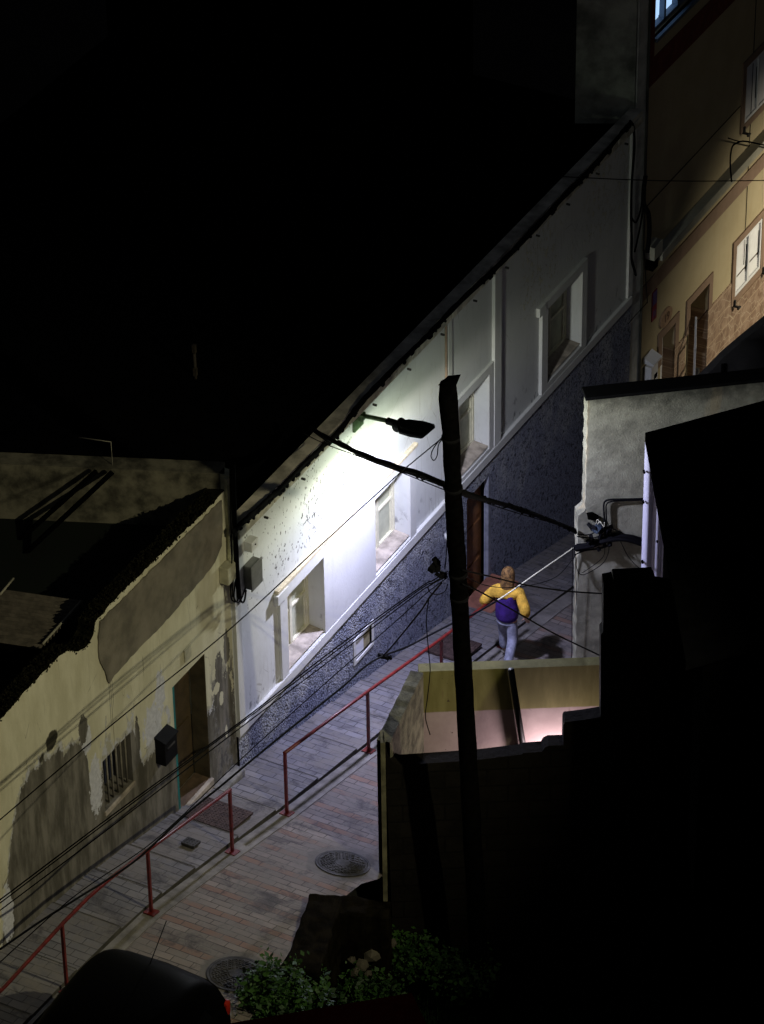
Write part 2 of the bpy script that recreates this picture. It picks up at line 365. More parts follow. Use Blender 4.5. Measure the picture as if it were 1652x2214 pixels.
cable_m = plain('black_cable_sheath', (.005, .005, .006), .85, .2, 20, spec=.08)
rope_m = plain('pale_braided_cable', (.55, .53, .38), .7, .5, 60)
wood_pole = plain('tarred_timber', (.0022, .002, .002), .98, .5, 12, .6, spec=.01)
doorwood = plain('brown_varnished_wood', (.20, .085, .03), .55, .4, 6, .2)
shutter_m = plain('pale_green_shutter_paint', (.46, .47, .36), .7, .15, 5, .1)
frame_m = plain('cream_window_frame', (.66, .63, .48), .6, .12, 9)
sill_m = plain('dirty_sill', (.40, .345, .285), .9, .45, 6, .3)
alu = plain('white_lacquered_metal', (.72, .73, .76), .45, .06, 5)
green_paint = plain('teal_door_paint', (.01, .16, .16), .5, .2, 8)
darkglass = plain('dark_interior', (.008, .008, .01), .3)
grey_box = plain('grey_plastic_box', (.13, .13, .115), .6, .15, 12)
armgreen = plain('green_galvanised_arm', (.10, .16, .08), .5, .3, 12, 0, .4)
lampblack = plain('black_lamp_housing', (.006, .006, .007), .75, .2, 8, spec=.1)
moss = plain('moss_and_lichen', (.012, .011, .006), 1, .7, 14, .8, spec=.02)
greenfloor = plain('green_roof_paint', (.0015, .004, .0015), .95, .4, 2)
fibre = plain('fibre_cement_sheet', (.10, .085, .065), .95, .4, 8, .4)
stone = plain('broken_stone', (.085, .075, .055), .95, .4, 7, .5)
skin_m = plain('skin', (.45, .27, .19), .6, .1, 10)
leaf_m = NT('leaf_green', .6, .3); _a = leaf_m.noise(3, 4); leaf_m.color(leaf_m.mix(leaf_m.step(_a, .35, .65), (.008, .028, .005), (.032, .085, .012))); leaf_m = leaf_m.m

# ------------------------------------------------------------------ the ground
def zlot(x, y):
    return g(y) - 1.55 if y < 1 else g(y) - 1.0
mb = MB(); xs = [-300, -120, -60, -30, -16, -8, -3, -.6, 2.15, 2.62, 3.2, 4, 6, 9, 14, 22, 40, 80, 200, 400]
ys = [-300, -120, -60, -40, -30, -22, -16, -12, -9] + [(-8+.8*i) for i in range(26)] + [16, 20, 26, 34, 50, 80, 150, 400, 1500]
grid = []
for y in ys:
    row = []
    for x in xs:
        z = g(max(-40, min(60, y))) - .35
        if x > 2.5: z = g(max(-40, min(60, y))) - (1.75 if y < 1.5 else .9) - (.1*min(x-2.6, 3) if y < 1.5 else 0)
        if x < -2: z -= .8
        row.append((x, y, z))
    grid.append(row)
nx = len(xs); vs = [p for r in grid for p in r]
mb.add(vs, [(j*nx+i, j*nx+i+1, (j+1)*nx+i+1, (j+1)*nx+i) for j in range(len(ys)-1) for i in range(nx-1)])
tag(mb.build('ground', hill_m), kind='structure')
# street surface (pavers), from kerb to the right boundary
def sx_right(y):
    if y < -.75: return 2.62 if y > -2.3 else 2.62 + min(.5, (-2.3-y)*.2)
    if y < 1: return 2.72
    if y < 6: return 2.72
    return 3.6
mb = MB(); yy = [-14+.25*i for i in range(128)]
def strip(mb_, x0f, x1f, zoff, n=3):
    o = len(mb_.v)
    for y in yy:
        for k in range(n+1):
            a, b_ = x0f(y), x1f(y); mb_.v.append(V((a+(b_-a)*k/n, y, g(y)+zoff)))
    for j in range(len(yy)-1):
        for k in range(n):
            i = o+j*(n+1)+k; mb_.f.append([i, i+1, i+n+2, i+n+1]); mb_.m.append(0); mb_.sm.append(True)
strip(mb, lambda y: 1.14, sx_right, 0)
tag(mb.build('street', street_m), kind='structure')
mb = MB()
for i in range(len(yy)-1):
    a, b_ = yy[i], yy[i+1]
    z0, z1 = g(a), g(b_)
    mb.quad((.93, a, z0+.012), (1.145, a, z0+.012), (1.145, b_, z1+.012), (.93, b_, z1+.012))
    mb.quad((1.145, a, z0-.1), (1.145, b_, z1-.1), (1.145, b_, z1+.012), (1.145, a, z0+.012))
tag(mb.build('kerb', kerb_m), kind='structure')
# sidewalk: gently sloping slabs with a step down every metre or so
steps = [-14, -12.4, -10.8, -9.4, -8, -6.6, -5.55, -4.6, -3.65, -2.75, -2.0, -1.0, -.1, .95, 1.95, 2.9, 3.7]
mb = MB(); sd = MB()
ed = steps + [4.6, 5.6, 6.6, 8, 10, 12, 16]
for a, b_ in zip(ed, ed[1:]):
    za, zb = g(a), g(b_); drop = min(.035, (za-zb)*.3) if a < 3.6 else 0
    z0 = za + .06; z1 = zb + .06 + drop
    mb.quad((-.02, a, z0), (.93, a, z0), (.93, b_, z1), (-.02, b_, z1))
    if drop: mb.quad((-.02, b_, zb+.06), (-.02, b_, z1), (.93, b_, z1), (.93, b_, zb+.06))
    sd.quad((-.01, b_-.012, z1+.004+(z0-z1)*.012/(b_-a)), (.925, b_-.012, z1+.004+(z0-z1)*.012/(b_-a)), (.925, b_+.001, z1+.004), (-.01, b_+.001, z1+.004))
    sd.quad((.93, a, z0-.25), (.93, b_, zb-.25), (.93, b_, z1), (.93, a, z0))
tag(mb.build('sidewalk', walk_m), kind='structure')
tag(sd.build('sidewalk_edge', kerbside_m), kind='structure')

# ------------------------------------------------------------------ walls with openings (in planes X = const)
def holed(mb_, X, y0, y1, z0, z1, holes, depth=.25, zb=None):
    ys_ = sorted({y0, y1, *[h[0] for h in holes], *[h[1] for h in holes]}); zs_ = sorted({z0, z1, *[h[2] for h in holes], *[h[3] for h in holes]})
    for a, b_ in zip(ys_, ys_[1:]):
        for c, d in zip(zs_, zs_[1:]):
            my, mz = (a+b_)/2, (c+d)/2
            if any(h[0] < my < h[1] and h[2] < mz < h[3] for h in holes): continue
            mb_.quad((X, a, c), (X, b_, c), (X, b_, d), (X, a, d))
    for a, b_, c, d in [h[:4] for h in holes]:
        Xb = X-depth
        mb_.quad((X, a, c), (Xb, a, c), (Xb, b_, c), (X, b_, c)); mb_.quad((X, a, d), (X, b_, d), (Xb, b_, d), (Xb, a, d))
        mb_.quad((X, a, c), (X, a, d), (Xb, a, d), (Xb, a, c)); mb_.quad((X, b_, c), (Xb, b_, c), (Xb, b_, d), (X, b_, d))

# ======================= LONG WHITE HOUSE
LH = thing('long_white_house', 'long single-storey white house with peeling paint and rough grey base behind the street lamp', 'house', (0, 6, 0))
WIN = [(1.83, 2.77, .60, 1.80), (4.13, 5.09, .62, 1.83), (6.48, 7.38, .66, 1.87), (9.14, 10.22, .69, 1.93)]
mb = MB(); holed(mb, 0, .56, 12.25, .45, 3.46, WIN, .26)
mb.quad((-.3, .56, .45), (-.3, .56, 3.46), (0, .56, 3.46), (0, .56, .45))
mb.build('plaster_wall', white, LH)
mb = MB(); DOORH = (6.73, 7.46, -2.2, .2)
holed(mb, .03, .56, 11.92, -3.4, .45, [DOORH, (3.56, 4.0, -.39, -.08)], .09)
mb.quad((.03, .56, .45), (.03, 11.92, .45), (-.05, 11.92, .45), (-.05, .56, .45))
mb.quad((.03, 11.92, -3.4), (-.3, 11.92, -3.4), (-.3, 11.92, .45), (.03, 11.92, .45))
mb.build('stucco_base', stucco, LH)
mb = MB(); mb.box(0.002, .055, .56, 11.9, .452, .592); mb.build('base_band', trimw, LH, bevel=.006)
mb = MB()   # raised flat panel round the first pair of windows
holed(mb, .045, 1.66, 5.25, .60, 1.98, [(h[0], h[1], h[2], h[3]) for h in WIN[:2]], .045)
mb.quad((0, 1.66, .6), (.045, 1.66, .6), (.045, 1.66, 1.98), (0, 1.66, 1.98)); mb.quad((0, 5.25, .6), (0, 5.25, 1.98), (.045, 5.25, 1.98), (.045, 5.25, .6))
mb.build('window_surround', trimw, LH)
mb = MB(); mb.box(0, .06, 1.60, 5.30, 1.98, 2.03); mb.build('surround_ledge', trim_cream, LH, bevel=.008)
mb = MB(); mb.box(.0, .075, 1.56, 1.83, 1.83, 1.978); mb.build('surround_ear', trimw, LH, bevel=.006)
mb = MB(); holed(mb, .04, 6.33, 7.51, .60, 2.0, [WIN[2]], .04); mb.quad((0, 6.33, 2.0), (.04, 6.33, 2.0), (.04, 7.51, 2.0), (0, 7.51, 2.0)); mb.build('window_surround', trimw, LH)
mb = MB(); holed(mb, .05, 8.96, 10.38, .60, 2.07, [WIN[3]], .05)
mb.quad((0, 8.96, 2.07), (.05, 8.96, 2.07), (.05, 10.38, 2.07), (0, 10.38, 2.07)); mb.quad((0, 8.96, .6), (.05, 8.96, .6), (.05, 8.96, 2.07), (0, 8.96, 2.07)); mb.quad((0, 10.38, .6), (0, 10.38, 2.07), (.05, 10.38, 2.07), (.05, 10.38, .6))
mb.build('window_surround', trimw, LH)
mb = MB(); mb.box(0, .06, 8.86, 9.06, 1.93, 2.075); mb.build('surround_ear', trimw, LH, bevel=.006)
for a, b_, t_ in ((.58, .72, .05), (6.2, 6.32, .035), (7.52, 7.72, .05), (11.78, 11.93, .04)):
    mb = MB(); mb.box(0, t_, a, b_, .602, 3.455); mb.build('pilaster', trimw, LH, bevel=.006)
mb = MB(); mb.tube([(.03, 6.15, .45), (.03, 6.15, 3.45)], .018); mb.build('wall_pipe', plain('rusty_pipe', (.28, .2, .15), .8), LH)
mb = MB(); mb.tube([(.05, 6.17, .6), (.06, 6.17, .2), (.07, 6.15, .02), (.07, 6.08, -.05), (.07, 6.05, .08)], .03); mb.build('spout_bend', trimw, LH)
random.seed(3)
mb = MB(); y = .6
while y < 11.9:   # cornice cast in short lengths
    l = random.uniform(.8, 1.1); e = min(11.95, y+l); d = random.uniform(-.008, .008)
    mb.box(.002, .13+d, y, e-.006, 3.47+d, 3.60+d); y = e
co = mb.build('cornice', plain('grimy_cornice', (.55, .52, .42), .9, .45, 5, .4), LH, bevel=.02)
mb = MB(); mb.box(-.07, .11, .56, 11.95, 3.605, 3.66); mb.build('parapet_cap', plain('stained_parapet', (.55, .51, .42), .9, .5, 3, .4), LH)
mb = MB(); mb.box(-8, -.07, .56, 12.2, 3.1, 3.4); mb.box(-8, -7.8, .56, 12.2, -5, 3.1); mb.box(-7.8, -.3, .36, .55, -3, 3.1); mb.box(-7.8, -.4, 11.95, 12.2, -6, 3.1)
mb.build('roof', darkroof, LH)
def window(P, y0, y1, z0, z1, X):
    mb = MB(); t = .05
    mb.box(X, X+.05, y0, y0+t, z0, z1); mb.box(X, X+.05, y1-t, y1, z0, z1); mb.box(X, X+.05, y0+t, y1-t, z0, z0+t); mb.box(X, X+.05, y0+t, y1-t, z1-t, z1)
    mid = (y0+y1)/2; mb.box(X, X+.055, mid-.03, mid+.03, z0+t, z1-t)
    for a, b_ in ((y0+t, mid-.03), (mid+.03, y1-t)):
        zc = (z0+z1)/2; mb.box(X+.005, X+.045, a, b_, zc-.018, zc+.018)
        for q in (a, b_-.03): mb.box(X+.003, X+.04, q, q+.03, z0+t, z1-t)
    fr = mb.build('window', frame_m, P, bevel=.004)
    mb = MB(); mb.box(X-.02, X+.012, y0+t, y1-t, z0+t, z1-t); mb.build('pane', shutter_m, fr)
    mb = MB(); mb.add([(X+.02, y0+.005, z0+.03), (X+.02, y1-.005, z0+.03), (.03, y1-.005, z0+.004), (.03, y0+.005, z0+.004)], [(0, 3, 2, 1)]); mb.build('sill', sill_m, fr)
for h in WIN: window(LH, h[0], h[1], h[2]+.04, h[3], -.24)
mb = MB(); mb.box(-.165, -.12, 6.73, 7.46, -2.2, .2)
for k in range(3): mb.box(-.119, -.105, 6.8, 7.39, -1.75+k*.65, -1.2+k*.65)
dr = mb.build('door', doorwood, LH, bevel=.006)
mb = MB(); mb.cbox((-.09, 6.85, -.75), .04, .03, .14); mb.build('handle', iron, dr)
mb = MB(); mb.box(-.04, .03, 7.38, 7.46, -2.1, .19); mb.build('door_jamb', plain('blue_grey_jamb', (.24, .25, .31), .9, .3, 7, .5), LH)
mb = MB(); mb.box(.0, .45, 6.55, 7.5, g(7)-.05, g(7)+.14); mb.build('doorstep', plain('red_tile_step', (.26, .11, .075), .6, .3, 10), LH, bevel=.01)
mb = MB(); mb.box(-.03, .002, 3.56, 4.0, -.39, -.08); hb = mb.build('meter_niche', plain('niche_back', (.34, .30, .18), .8), LH)
mb = MB(); t = .05
mb.box(-.03, .045, 3.5, 3.56, -.44, -.03); mb.box(-.03, .045, 4.0, 4.05, -.44, -.03); mb.box(-.03, .045, 3.56, 4.0, -.08, -.03); mb.box(-.03, .045, 3.56, 4.0, -.44, -.39)
mb.build('niche_frame', trimw, hb, bevel=.004)
mb = MB(); mb.box(.004, .02, 3.56, 3.8, -.385, -.085); mb.build('niche_door', alu, hb)

# ======================= LEFT CREAM HOUSE
PH = thing('cream_peeling_house', 'cream-plastered house with large flaked cement patches at the lower left of the street', 'house', (0, -2.5, 0))
mb = MB(); BW = (-2.44, -1.81, 1.46, 2.2); LD = (-.85, -.09, .25, 2.2)
holed(mb, 0, -9, .56, -1, 4.0, [BW, LD], .3); mb.build('plaster_wall', cream, PH)
# parapet with a broken irregular top
random.seed(11)
top = []; y = -9
prof = [(-9, 4.1), (-4.6, 4.16), (-3.9, 4.22), (-3.2, 4.24), (-2.95, 4.2), (-2.8, 4.06), (-2.6, 3.99), (-2.45, 4.02), (-2.38, 4.2), (-2.0, 4.24), (.42, 4.2), (.56, 4.22)]
def pz(y):
    for (a, b_), (c, d) in zip(prof, prof[1:]):
        if y <= c: return b_+(d-b_)*(y-a)/(c-a)
    return 4.2
mb = MB(); n_ = 150; pts = [(-9+9.56*i/n_) for i in range(n_+1)]
tz = [pz(y)+random.uniform(-.014, .012) for y in pts]
for i in range(n_):
    a, b_ = pts[i], pts[i+1]
    mb.mi = 0; mb.quad((0, a, 4.0), (0, b_, 4.0), (0, b_, tz[i+1]), (0, a, tz[i])); mb.mi = 1; mb.quad((0, a, tz[i]), (0, b_, tz[i+1]), (-.22, b_, tz[i+1]-.02), (-.22, a, tz[i]-.02)); mb.quad((-.22, b_, 3.6), (-.22, a, 3.6), (-.22, a, tz[i]), (-.22, b_, tz[i+1]))
mb.build('parapet', [cream, moss], PH)
mb = MB()
for i in range(3200):
    y = random.uniform(-7, .4); x = random.uniform(-.22, .004); z = pz(y)+random.uniform(-.03, .0); r = random.uniform(.008, .024)
    u = V((random.gauss(0, 1), random.gauss(0, 1), random.gauss(0, 1))).normalized()*r; q = u.orthogonal().normalized()*r
    if x > -.02: z -= random.uniform(0, .02)
    c = V((x, y, z+.02)); mb.add([c-u, c+q, c+u, c-q, c+u.cross(q).normalized()*r], [(0, 1, 4), (1, 2, 4), (2, 3, 4), (3, 0, 4)])
tag(mb.build('moss', moss, PH), kind='stuff')
# large cement repair, slightly proud
pl = [(-2.36, 3.98), (-2.37, 3.66), (-2.28, 3.42), (-2.2, 3.2), (-2.1, 3.24), (-1.6, 3.27), (-1.0, 3.25), (-.5, 3.3), (-.07, 3.33), (.2, 3.36), (.38, 3.5), (.42, 3.7), (.43, 4.14), (-1.28, 4.15), (-2.3, 4.16)]
fine = []
for (a, b_), (c, d) in zip(pl, pl[1:]+pl[:1]):
    k = max(1, int(math.hypot(c-a, d-b_)/.07))
    for i in range(k):
        t = i/k; fine.append((.022, a+(c-a)*t+random.uniform(-.012, .012), b_+(d-b_)*t+random.uniform(-.014, .014)))
mb = MB(); mb.prism(fine, (-.02, 0, 0)); mb.build('cement_patch', cement, PH)
mb = MB(); mb.box(-7, -.22, -9, .5, 3.3, 3.62); mb.box(-7, -6.8, -9, .5, -2, 3.3); mb.box(-6.8, 0, -9.2, -9, -1, 3.9); mb.build('roof_terrace', greenfloor, PH)
# barred window
mb = MB(); mb.box(-.29, -.27, BW[0], BW[1], BW[2], BW[3]); wo = mb.build('window', plain('blue_black_pane', (.03, .035, .07), .4), PH)
mb = MB()
for k in range(6):
    y = BW[0]+.06+k*.103; mb.tube([(-.05, y, BW[2]), (-.05, y, BW[3])], .013, 6)
mb.build('bars', plain('steel_bar', (.22, .2, .16), .6), wo)
mb = MB(); mb.box(-.26, .02, BW[0]-.02, BW[1]+.03, BW[2]-.07, BW[2]-.002); mb.build('sill', sill_m, wo, bevel=.01)
mb = MB(); mb.box(-.28, -.24, LD[0], LD[1], LD[2], LD[3])
for k in (0, 1): mb.box(-.239, -.22, LD[0]+.08, LD[1]-.08, .4+k*.95, 1.2+k*.9)
dr = mb.build('door', plain('dark_brown_door', (.08, .055, .028), .7, .3, 5), PH)
mb = MB(); mb.box(-.219, -.004, LD[1]-.012, LD[1]-.002, .265, LD[3]-.003); mb.build('door_reveal', plain('dark_reveal', (.085, .062, .034), .85, .4, 4), PH)
mb = MB(); mb.box(-.219, -.01, LD[0]+.052, LD[1]-.013, .264, .272); mb.build('door_mat', plain('brown_floor_tile', (.13, .085, .055), .8, .3, 8), PH)
mb = MB(); mb.cbox((-.2, -.7, 1.2), .05, .03, .12); mb.build('handle', iron, dr)
mb = MB(); mb.box(-.23, -.005, LD[0]+.002, LD[0]+.05, LD[2], LD[3]); mb.build('door_leaf_edge', green_paint, PH)
mb = MB(); mb.box(-.24, .04, LD[0]-.02, LD[1]+.02, -.1, .262); mb.build('threshold', sill_m, PH, bevel=.01)
mb = MB(); mb.box(0, .18, -.95, .45, -.2, .10); mb.build('plinth', plain('rough_plinth', (.22, .21, .19), .95, .5, 6, .7), PH, bevel=.02)
mb = MB(); mb.box(0, .02, -.56, -.41, 2.38, 2.56); mb.build('vent_grille', plain('vent_plastic', (.42, .40, .3), .7), PH, bevel=.004)

# dim party wall at the back of the terrace
d96 = -dv(96); P0 = V((-.02, .58, 0)); n_ = dv(96).cross(ZZ)
mb = MB(); mb.obox(P0+V((0, 0, 3.5)), d96*5.6, HD*.25, (0, 0, .92)); 
tw = mb.build('terrace_party_wall', plain('streaked_party_wall', (.12, .11, .078), .95, .75, 3.5, .4), loc=P0+V((0, 0, 3.5)))
tag(tw, 'stained low wall closing the dark roof terrace at the left edge', 'wall')
mb = MB(); mb.box(-.1, .06, .56, .70, 2.9, 4.42); mb.box(.0, .05, .52, .575, 2.95, 4.40)
o = mb.build('white_corner_post', plain('lime_post', (.45, .44, .30), .9, .3, 9, .6), loc=(0, .63, 2.9), bevel=.01); tag(o, 'pale rendered corner post between the cream and the white house', 'post')

# corrugated roof sheet on the terrace
mb = MB(); A = onZ(-60, 1265, 3.95); B_ = onZ(182, 1300, 3.95); D_ = onZ(88, 1402, 3.95)
u = (B_-A); v_ = (D_-B_); nu = 60; n2 = 2
for i in range(nu*4+1):
    pass
vs = []; N = 90
L_ = v_.length; vn = v_.normalized()
for i in range(N+1):
    t = i/N; zz = .02*sin(t*2*pi*14)
    for q in (0, 1): vs.append(A + u*q + v_*t + V((0, 0, zz)))
mb.add(vs, [(2*i, 2*i+1, 2*i+3, 2*i+2) for i in range(N)], True)
vs2 = [p-V((0, 0, .012)) for p in vs]; mb.add(vs2, [(2*i+2, 2*i+3, 2*i+1, 2*i) for i in range(N)], True)
CR = thing('corrugated_roof_sheet', 'dim brown corrugated roof sheet on the terrace at the left edge', 'roof sheet', (A+B_)/2)
mb.build('sheet', fibre, CR)
for (a, b_) in (((175, 1299), (92, 1392)), ((29, 1250), (0, 1285))):
    p, q = onZ(*a, 3.985), onZ(*b_, 3.985); mb = MB(); mb.tube([p, q], .014, 6); mb.build('batten', plain('pale_batten', (.30, .28, .21), .8), CR)
mb = MB(); c = (A+B_)/2; mb.box(c.x-.6, c.x+.6, c.y-1, c.y-.1, 3.62, 3.92); mb.build('shed_body', dark, CR)

# thin mast and pipe on the dark roofs
p = onX(430, 960, -2.2); mb = MB(); mb.tube([(p.x, p.y, 3.3), (p.x, p.y, onX(428, 757, -2.2).z)], .022, 6)
for k in range(2): mb.cbox((p.x, p.y, 3.5+.35*k), .045, .045, .12)
o = mb.build('antenna_mast', plain('galvanised_mast', (.05, .04, .03), .7), loc=(p.x, p.y, 3.3)); tag(o, 'thin weathered mast standing on the dark flat roof', 'mast')
a = onZ(170, 945, 4.75); b_ = onZ(240, 955, 4.75); mb = MB(); mb.tube([a, b_, (b_.x, b_.y, 4.3)], .008, 6)
o = mb.build('conduit_pipe', plain('grey_conduit', (.16, .15, .12), .6), loc=b_); tag(o, 'thin bent conduit above the terrace party wall', 'pipe')

# ======================= DIM HOUSE BEHIND and TALL SIDE WALL
a = onX(640, 620, -13)
mb = MB(); mb.obox(a+V((0, 0, -9)), dv(90)*3.6, HD*4, (0, 0, 9)); o = mb.build('far_house', plain('far_red_brown_wall', (.07, .035, .02), .95), loc=a+V((0, 0, -9)))
tag(o, 'unlit reddish-brown house block behind the white house roof', 'house')

# ======================= OCHRE HOUSE
OH = thing('ochre_house', 'ochre three-storey house with brown bands and stone tile base at the upper right', 'house', (0, 16, -3.8))
D1 = (13.09, 13.56, -3.6, -.82); D2 = (14.09, 14.78, -4.0, -.80); WO = (15.77, 16.74, -1.62, -.69); WU = (15.84, 16.8, 1.43, 2.4); WB = (12.52, 16.2, 4.5, 5.7)
mb = MB(); holed(mb, 0, 12.29, 24, -8, 8, [D1, D2, WO, WU, WB], .35); mb.build('plaster_wall', ochre, OH)
mb = MB(); holed(mb, .018, 13.7, 24, -8, -1.28, [(D2[0]-.13, D2[1]+.0, -7.99, -1.28), (WO[0]-.13, WO[1]+.13, -1.78, -1.28)], .016)
mb.quad((0, 13.7, -1.28), (.018, 13.7, -1.28), (.018, 24, -1.28), (0, 24, -1.28)); mb.build('tile_cladding', tile, OH)
mb = MB(); mb.box(.0, .018, 13.565, 13.7, -8, -1.3); mb.build('tile_cladding', tile, OH)
mb = MB(); mb.quad((.002, 13.57, -4), (-.3, 13.57, -4), (-.3, 13.57, -1.28), (.002, 13.57, -1.28))
mb.obox((-.3, 13.552, -4), (.298, 0, 0), (0, .006, 0), (0, 0, 2.7)); mb.obox((-.3, 14.772, -5), (.298, 0, 0), (0, .006, 0), (0, 0, 3.7)); mb.build('doorway_tiles', tile, OH)
for nm, (a, b_, c, d), w_ in (('door_surround', D1, .13), ('door_surround', D2, .13)):
    mb = MB(); mb.box(.0, .022, a-w_, a, max(c, -1.3), d+w_); mb.box(0, .022, b_, b_+w_, -1.3, d+w_); mb.box(0, .022, a, b_, d, d+w_); mb.build(nm, brown, OH)
for (a, b_, c, d) in (WO, WU):
    mb = MB(); w_ = .12; mb.box(0, .026, a-w_, a, c-w_, d+w_); mb.box(0, .026, b_, b_+w_, c-w_, d+w_); mb.box(0, .026, a, b_, d, d+w_); mb.box(0, .026, a, b_, c-w_, c); mb.build('window_surround', brown, OH)
    mb = MB(); t = .05
    mb.box(-.05, .02, a, a+t, c, d); mb.box(-.05, .02, b_-t, b_, c, d); mb.box(-.05, .02, a+t, b_-t, c, c+t); mb.box(-.05, .02, a+t, b_-t, d-t, d); mid = (a+b_)/2; mb.box(-.05, .025, mid-.035, mid+.035, c+t, d-t)
    fr = mb.build('window', alu, OH, bevel=.004)
    mb = MB(); mb.box(-.05, -.022, a+t, b_-t, c+t, d-t)
    k = 0; z = c+t
    while z < d-t-.02:
        for y0_, y1_ in ((a+t+.001, mid-.036), (mid+.036, b_-t-.001)):
            mb.add([(-.02, y0_, z), (-.02, y1_, z), (-.0, y1_, z+.010), (-.0, y0_, z+.010), (-.02, y0_, z+.036), (-.02, y1_, z+.036)], [(0, 1, 2, 3), (3, 2, 5, 4)])
        z += .036
    mb.build('shutter', alu, fr)
    for yy_ in (mid-.06, b_-t-.03): mb = MB(); mb.box(.0, .006, yy_, yy_+.014, c+.24, d-.2); mb.build('slot', dark, fr)
    for yy_ in (a-.02, b_+.1):
        mb = MB(); mb.cbox((.06, yy_, c-.14), .1, .03, .03); mb.cbox((.1, yy_+.03, c-.17), .03, .09, .03); mb.cbox((.04, yy_, c-.08), .03, .03, .1); mb.build('shutter_hook', iron, fr)
mb = MB(); mb.box(0, .02, 12.29, 24, .22, .48); mb.build('brown_band', brown, OH)
mb = MB(); mb.box(0, .012, 12.29, 24, 3.78, 4.2); mb.build('oxblood_band', redband, OH)
mb = MB(); mb.box(0, .012, 12.29, 12.5, 4.2, 6.2); mb.build('oxblood_band', redband, OH)
# ledge between the storeys
lz = [onX(1419, 578, .15), onX(1564, 421, .15)]
mb = MB(); z1 = (lz[0].z+lz[1].z)/2; mb.box(.0, .15, 12.7, 24, z1, z1+.15); mb.build('ledge', plain('pale_ledge', (.42, .41, .34), .85, .15, 3), OH, bevel=.008)
mb = MB(); mb.box(0, .15, 12.42, 12.699, z1+.16, z1+.38); mb.build('ledge_end', bpy.data.materials['pale_ledge'], OH); mb = MB(); mb.box(0, .12, 12.44, 12.62, z1-.04, z1+.155); mb.build('gutter_end', dark, OH)
mb = MB(); mb.tube([(.012, 16.1, -1.2), (.012, 16.1, 6)], .006, 4); mb.tube([(.012, 12.3, 1.82), (.012, 15.68, 1.82)], .006, 4); mb.build('wall_wire', cable_m, OH)
# doors
mb = MB(); mb.box(-.34, -.30, D1[0], D1[1], D1[2], D1[3]); dr = mb.build('door', doorwood, OH)
mb = MB(); mb.box(-.3, .0, D1[0], D1[0]+.06, D1[2], D1[3]-.02); mb.build('door_leaf', alu, OH)
mb = MB(); mb.cbox((.0, D1[0]+.03, -1.85), .05, .05, .05); mb.build('door_knob', iron, OH)
mb = MB(); mb.box(-.34, -.30, D2[0], D2[1], D2[2], D2[3]); mb.build('door', plain('dark_red_brown_door', (.07, .03, .018), .7), OH)
mb = MB()   # open white glazed leaf, seen edge on
hA, hB = V((.10, 14.16, 0)), V((.24, 13.86, 0)); hd_ = (hB-hA).normalized(); hn = V((hd_.y, -hd_.x, 0)); hl = (hB-hA).length
mb.obox(hA+V((0, 0, -4)), hd_*.04, hn*.03, (0, 0, 2.95)); mb.obox(hB-hd_*.04+V((0, 0, -4)), hd_*.04, hn*.03, (0, 0, 2.6))
for k in range(7): mb.obox(hA+hd_*.04+V((0, 0, -3.95+.42*k)), hd_*(hl-.08), hn*.03, (0, 0, .04))
mb.prism([hA+V((0, 0, -1.08)), hB+V((0, 0, -1.45)), hB+V((0, 0, -1.41)), hA+V((0, 0, -1.03))], hn*.03)
lf = mb.build('open_door_leaf', alu, OH, bevel=.004)
mb = MB(); mb.cbox((.16, 14.12, -2.0), .05, .06, .14); mb.build('handle', iron, lf)
# lit upper window
mb = MB()
for yy_ in (12.52, 13.0, 13.45, 14.2): mb.box(-.16, -.08, yy_, yy_+.06, 4.5, 5.7)
mb.box(-.16, -.08, 12.52, 16.2, 4.5, 4.56); mb.box(-.05, .05, 12.5, 16.2, 4.44, 4.5); wb = mb.build('window', plain('blue_grey_frame', (.12, .16, .22), .6), OH)
mb = MB(); mb.box(-.2, -.17, 12.58, 13.0, 4.56, 5.0); mb.box(-.2, -.17, 13.06, 13.45, 4.56, 4.84); mb.build('pane', emis('lit_window_glow', (.45, .68, 1.0), 1.0), wb)
mb = MB(); mb.box(-.22, -.21, 12.52, 16.2, 4.5, 5.7); mb.build('curtain', plain('dim_blue_interior', (.05, .08, .12), .7), wb)
# roof and back so it is a real block
mb = MB(); mb.box(-9, -.36, 12.3, 24, 7.6, 8.0); mb.box(-9, -8.8, 12.3, 24, -9, 7.6); mb.build('roof', darkroof, OH)
# side wall that rises above the white house, facing the camera
mb = MB(); q0 = V((-.01, 12.28, 0)); dd = -dv(92)
mb.obox(q0+V((0, 0, -3.5)), V((0, -.36, 0)), V((-.1, 0, 0)), (0, 0, 12)); 
mb.obox(q0+V((-.1, -.36, 2.9)), dd*.74, V((0, .3, 0)), (0, 0, 6))
mb.build('side_wall', pale_side, OH)
mb = MB(); mb.box(.0, .02, 11.94, 12.28, -3.6, 7); mb.build('corner_strip', plain('pale_corner_render', (.52, .53, .50), .85, .3, 3, .3), OH)
mb = MB(); mb.tube([(.04, 12.25, -2.5), (.04, 12.25, 7)], .02); mb.build('downpipe', plain('dark_pipe', (.06, .06, .05), .6), OH)
r_ = onX(1348, 180, -.6); s_ = onX(1320, 208, -.6); mb = MB(); mb.tube([r_, s_], .03, 6); mb.build('roof_strut', dark, OH)
